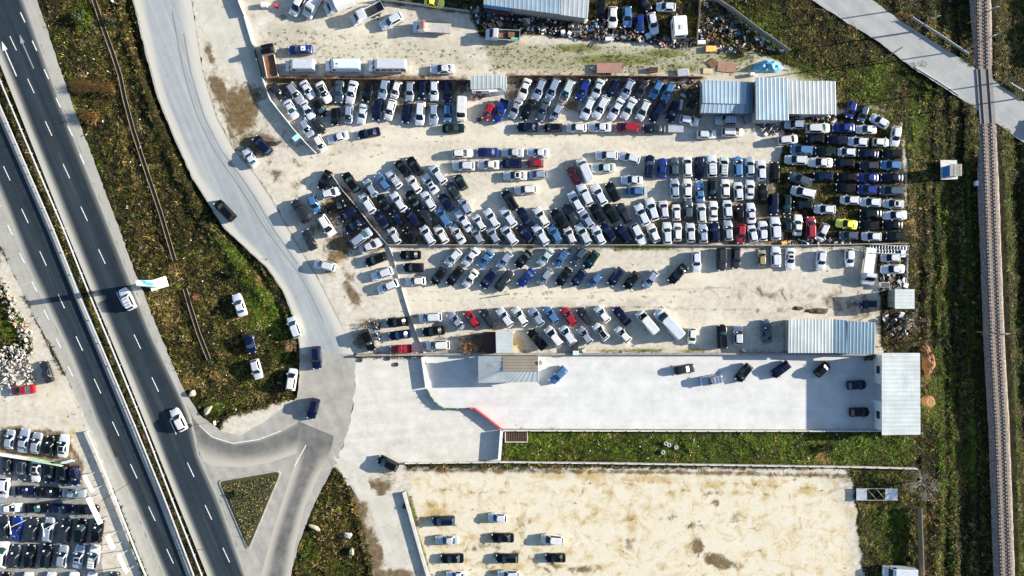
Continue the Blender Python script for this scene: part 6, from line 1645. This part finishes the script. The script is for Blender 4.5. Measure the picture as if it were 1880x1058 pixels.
for i, (u, v, s, q, l) in enumerate(((150, 34, 1.5, 'od', "bright green bush on the top verge beside the channel"), (205, 40, 1.0, 'db', "dark bush between the channel and the service road"), (430, 505, 1.0, 'od', "green bush on the grass track above the parked saloon"), (1520, 822, .9, 'ob', "low green bush on the grass strip right of the middle"),
    (1612, 798, .6, 'd', "small dark bush at the corner of the white hall"), (745, 930, .5, 'od', "green weed bush at the top of the thick grey wall"), (1610, 768, .8, 'd', "dark shrub against the front of the white hall"), (1593, 654, .9, 'db', "dark shrub under the barn eaves in the white yard"), (430, 905, .7, 'od', "low bush on the traffic island"), (1360, 98, .8, 'ob', "weedy bush in the scrap pens"), (1235, 38, .8, 'od', "weeds beside the caravan"), (690, 28, .6, 'ob', "weed clump by the top thin fence"))):
    bush(u, v, s, s * 1.0, l, q, "bush", 60 + i, int(420 * s + 120))
# traffic island: kerb and soil top
def island():
    tri = [Vector((400, 882)), Vector((519, 862)), Vector((456, 1012))]; q = []; qi = []
    for i in range(3):
        p, a, b = tri[i], tri[i - 1], tri[(i + 1) % 3]; da, db = (a - p).normalized(), (b - p).normalized(); rr = (9, 14, 11)[i]
        for k in range(7):
            t = k / 6; w = (p + da * rr) * (1 - t) ** 2 + p * 2 * t * (1 - t) + (p + db * rr) * t * t; q.append(P(w.x, w.y)); w2 = w + (Vector((456, 915)) - w).normalized() * 3.2; qi.append(P(w2.x, w2.y))
    m = MB(); m.prism([(p.x, p.y) for p in q], 0, .13); o = m.build("island_kerb", simple("dusty_kerb", (.30, .285, .24), .9, 0, .3, 1.0)); tag(o, "rounded dusty kerb around the triangular traffic island", "kerb", kind="structure")
    m = MB(); m.prism([(p.x, p.y) for p in qi], .10, .145); o = m.build("island_soil", simple("island_soil", (.035, .038, .010), .95, 0, .6, 1.2)); tag(o, "grassy soil of the triangular traffic island", "soil", kind="structure")
    r = random.Random(5); m = MB(); n = 0
    while n < 2300:
        u, v = r.uniform(400, 524), r.uniform(862, 1015)
        if not inside([(411, 889), (507, 873), (508, 878), (458, 990), (454, 990)], np.array([[u]]), np.array([[v]]))[0, 0]: continue
        n += 1; p = P(u, v); k = r.choices((0, 1, 2, 3), (3, 4, 1, 1))[0]
        for _ in range(3): a = r.uniform(0, 6.28); h = r.uniform(.10, .34); s = .05; m.face([(p.x - s * math.sin(a), p.y + s * math.cos(a), .15), (p.x + s * math.sin(a), p.y - s * math.cos(a), .15), (p.x + math.cos(a) * h, p.y + math.sin(a) * h, .15 + h)], k)
    o = m.build("island_grass", [LEAF['d'], LEAF['o'], LEAF['t'], LEAF['b']]); tag(o, "grass of the triangular traffic island", "grass", kind="stuff")
island()

# ------------------------------------------------------------------ the person standing on the dirt drive
def person(u, v, ang):
    root = empty("person", P(u, v), R(ang)); tag(root, "person in a cream shirt and dark trousers standing on the dirt drive", "person")
    skin_m = simple("skin", (.45, .28, .20), .6, 0, .05); 
    def skinned(name, pts, edges, mat, smooth=1):
        me = bpy.data.meshes.new(name); me.from_pydata([p[:3] for p in pts], edges, []); o = link(bpy.data.objects.new(name, me), root); o.modifiers.new("skin", 'SKIN'); sv = me.skin_vertices[0].data
        for i, p in enumerate(pts): sv[i].radius = (p[3], p[4] if len(p) > 4 else p[3])
        sv[0].use_root = True; s = o.modifiers.new("sub", 'SUBSURF'); s.levels = s.render_levels = smooth; me.materials.append(mat); return o
    pts = [(0, 0, .95, .13, .17), (0, 0, 1.2, .12, .15), (.0, 0, 1.42, .11, .17), (0, 0, 1.52, .055), (.02, 0, 1.62, .085), (.02, 0, 1.72, .075)]
    ed = [(0, 1), (1, 2), (2, 3), (3, 4), (4, 5)]
    for s in (-1, 1):
        b = len(pts); pts += [(0, s * .10, .85, .09), (.02, s * .12, .48, .06), (0, s * .13, .09, .045), (.15, s * .14, .04, .04), (0, s * .20, 1.42, .06), (0, s * .26, 1.15, .045), (.06, s * .27, .92, .034), (.09, s * .27, .84, .035)]
        ed += [(0, b), (b, b + 1), (b + 1, b + 2), (b + 2, b + 3), (2, b + 4), (b + 4, b + 5), (b + 5, b + 6), (b + 6, b + 7)]
        for i in range(4):
            c = len(pts); pts += [(.10 + .004 * i, s * (.255 + .014 * i), .79, .009), (.105, s * (.255 + .014 * i), .745 + .006 * abs(i - 1), .007)]; ed += [(b + 7, c), (c, c + 1)]
        c = len(pts); pts += [(.125, s * .25, .83, .010), (.14, s * .245, .79, .009)]; ed += [(b + 7, c), (c, c + 1)]
    skinned("body", pts, ed, skin_m)
    skinned("shirt", [(0, 0, .96, .15, .19), (0, 0, 1.2, .14, .17), (0, 0, 1.44, .125, .19), (0, .20, 1.43, .075), (0, .255, 1.18, .06), (0, -.20, 1.43, .075), (0, -.255, 1.18, .06)], [(0, 1), (1, 2), (2, 3), (3, 4), (2, 5), (5, 6)], simple("cream_cloth", (.70, .66, .50), .8, 0, .1))
    skinned("trousers", [(0, 0, .98, .14, .18), (0, .10, .85, .105), (.02, .12, .48, .08), (0, .13, .10, .065), (0, -.10, .85, .105), (.02, -.12, .48, .08), (0, -.13, .10, .065)], [(0, 1), (1, 2), (2, 3), (0, 4), (4, 5), (5, 6)], simple("dark_cloth", (.02, .022, .03), .85))
    m = MB(); bm = bmesh.new(); bmesh.ops.create_uvsphere(bm, u_segments=14, v_segments=8, radius=.098); me = bpy.data.meshes.new("hair")
    for q in bm.verts: q.co = Vector((q.co.x * 1.05 - .005, q.co.y * .95, q.co.z * .8 + 1.72))
    bm.to_mesh(me); bm.free(); me.materials.append(BARK_D); link(bpy.data.objects.new("hair", me), root)
person(935, 540, 100)
build_cars()
tufts()
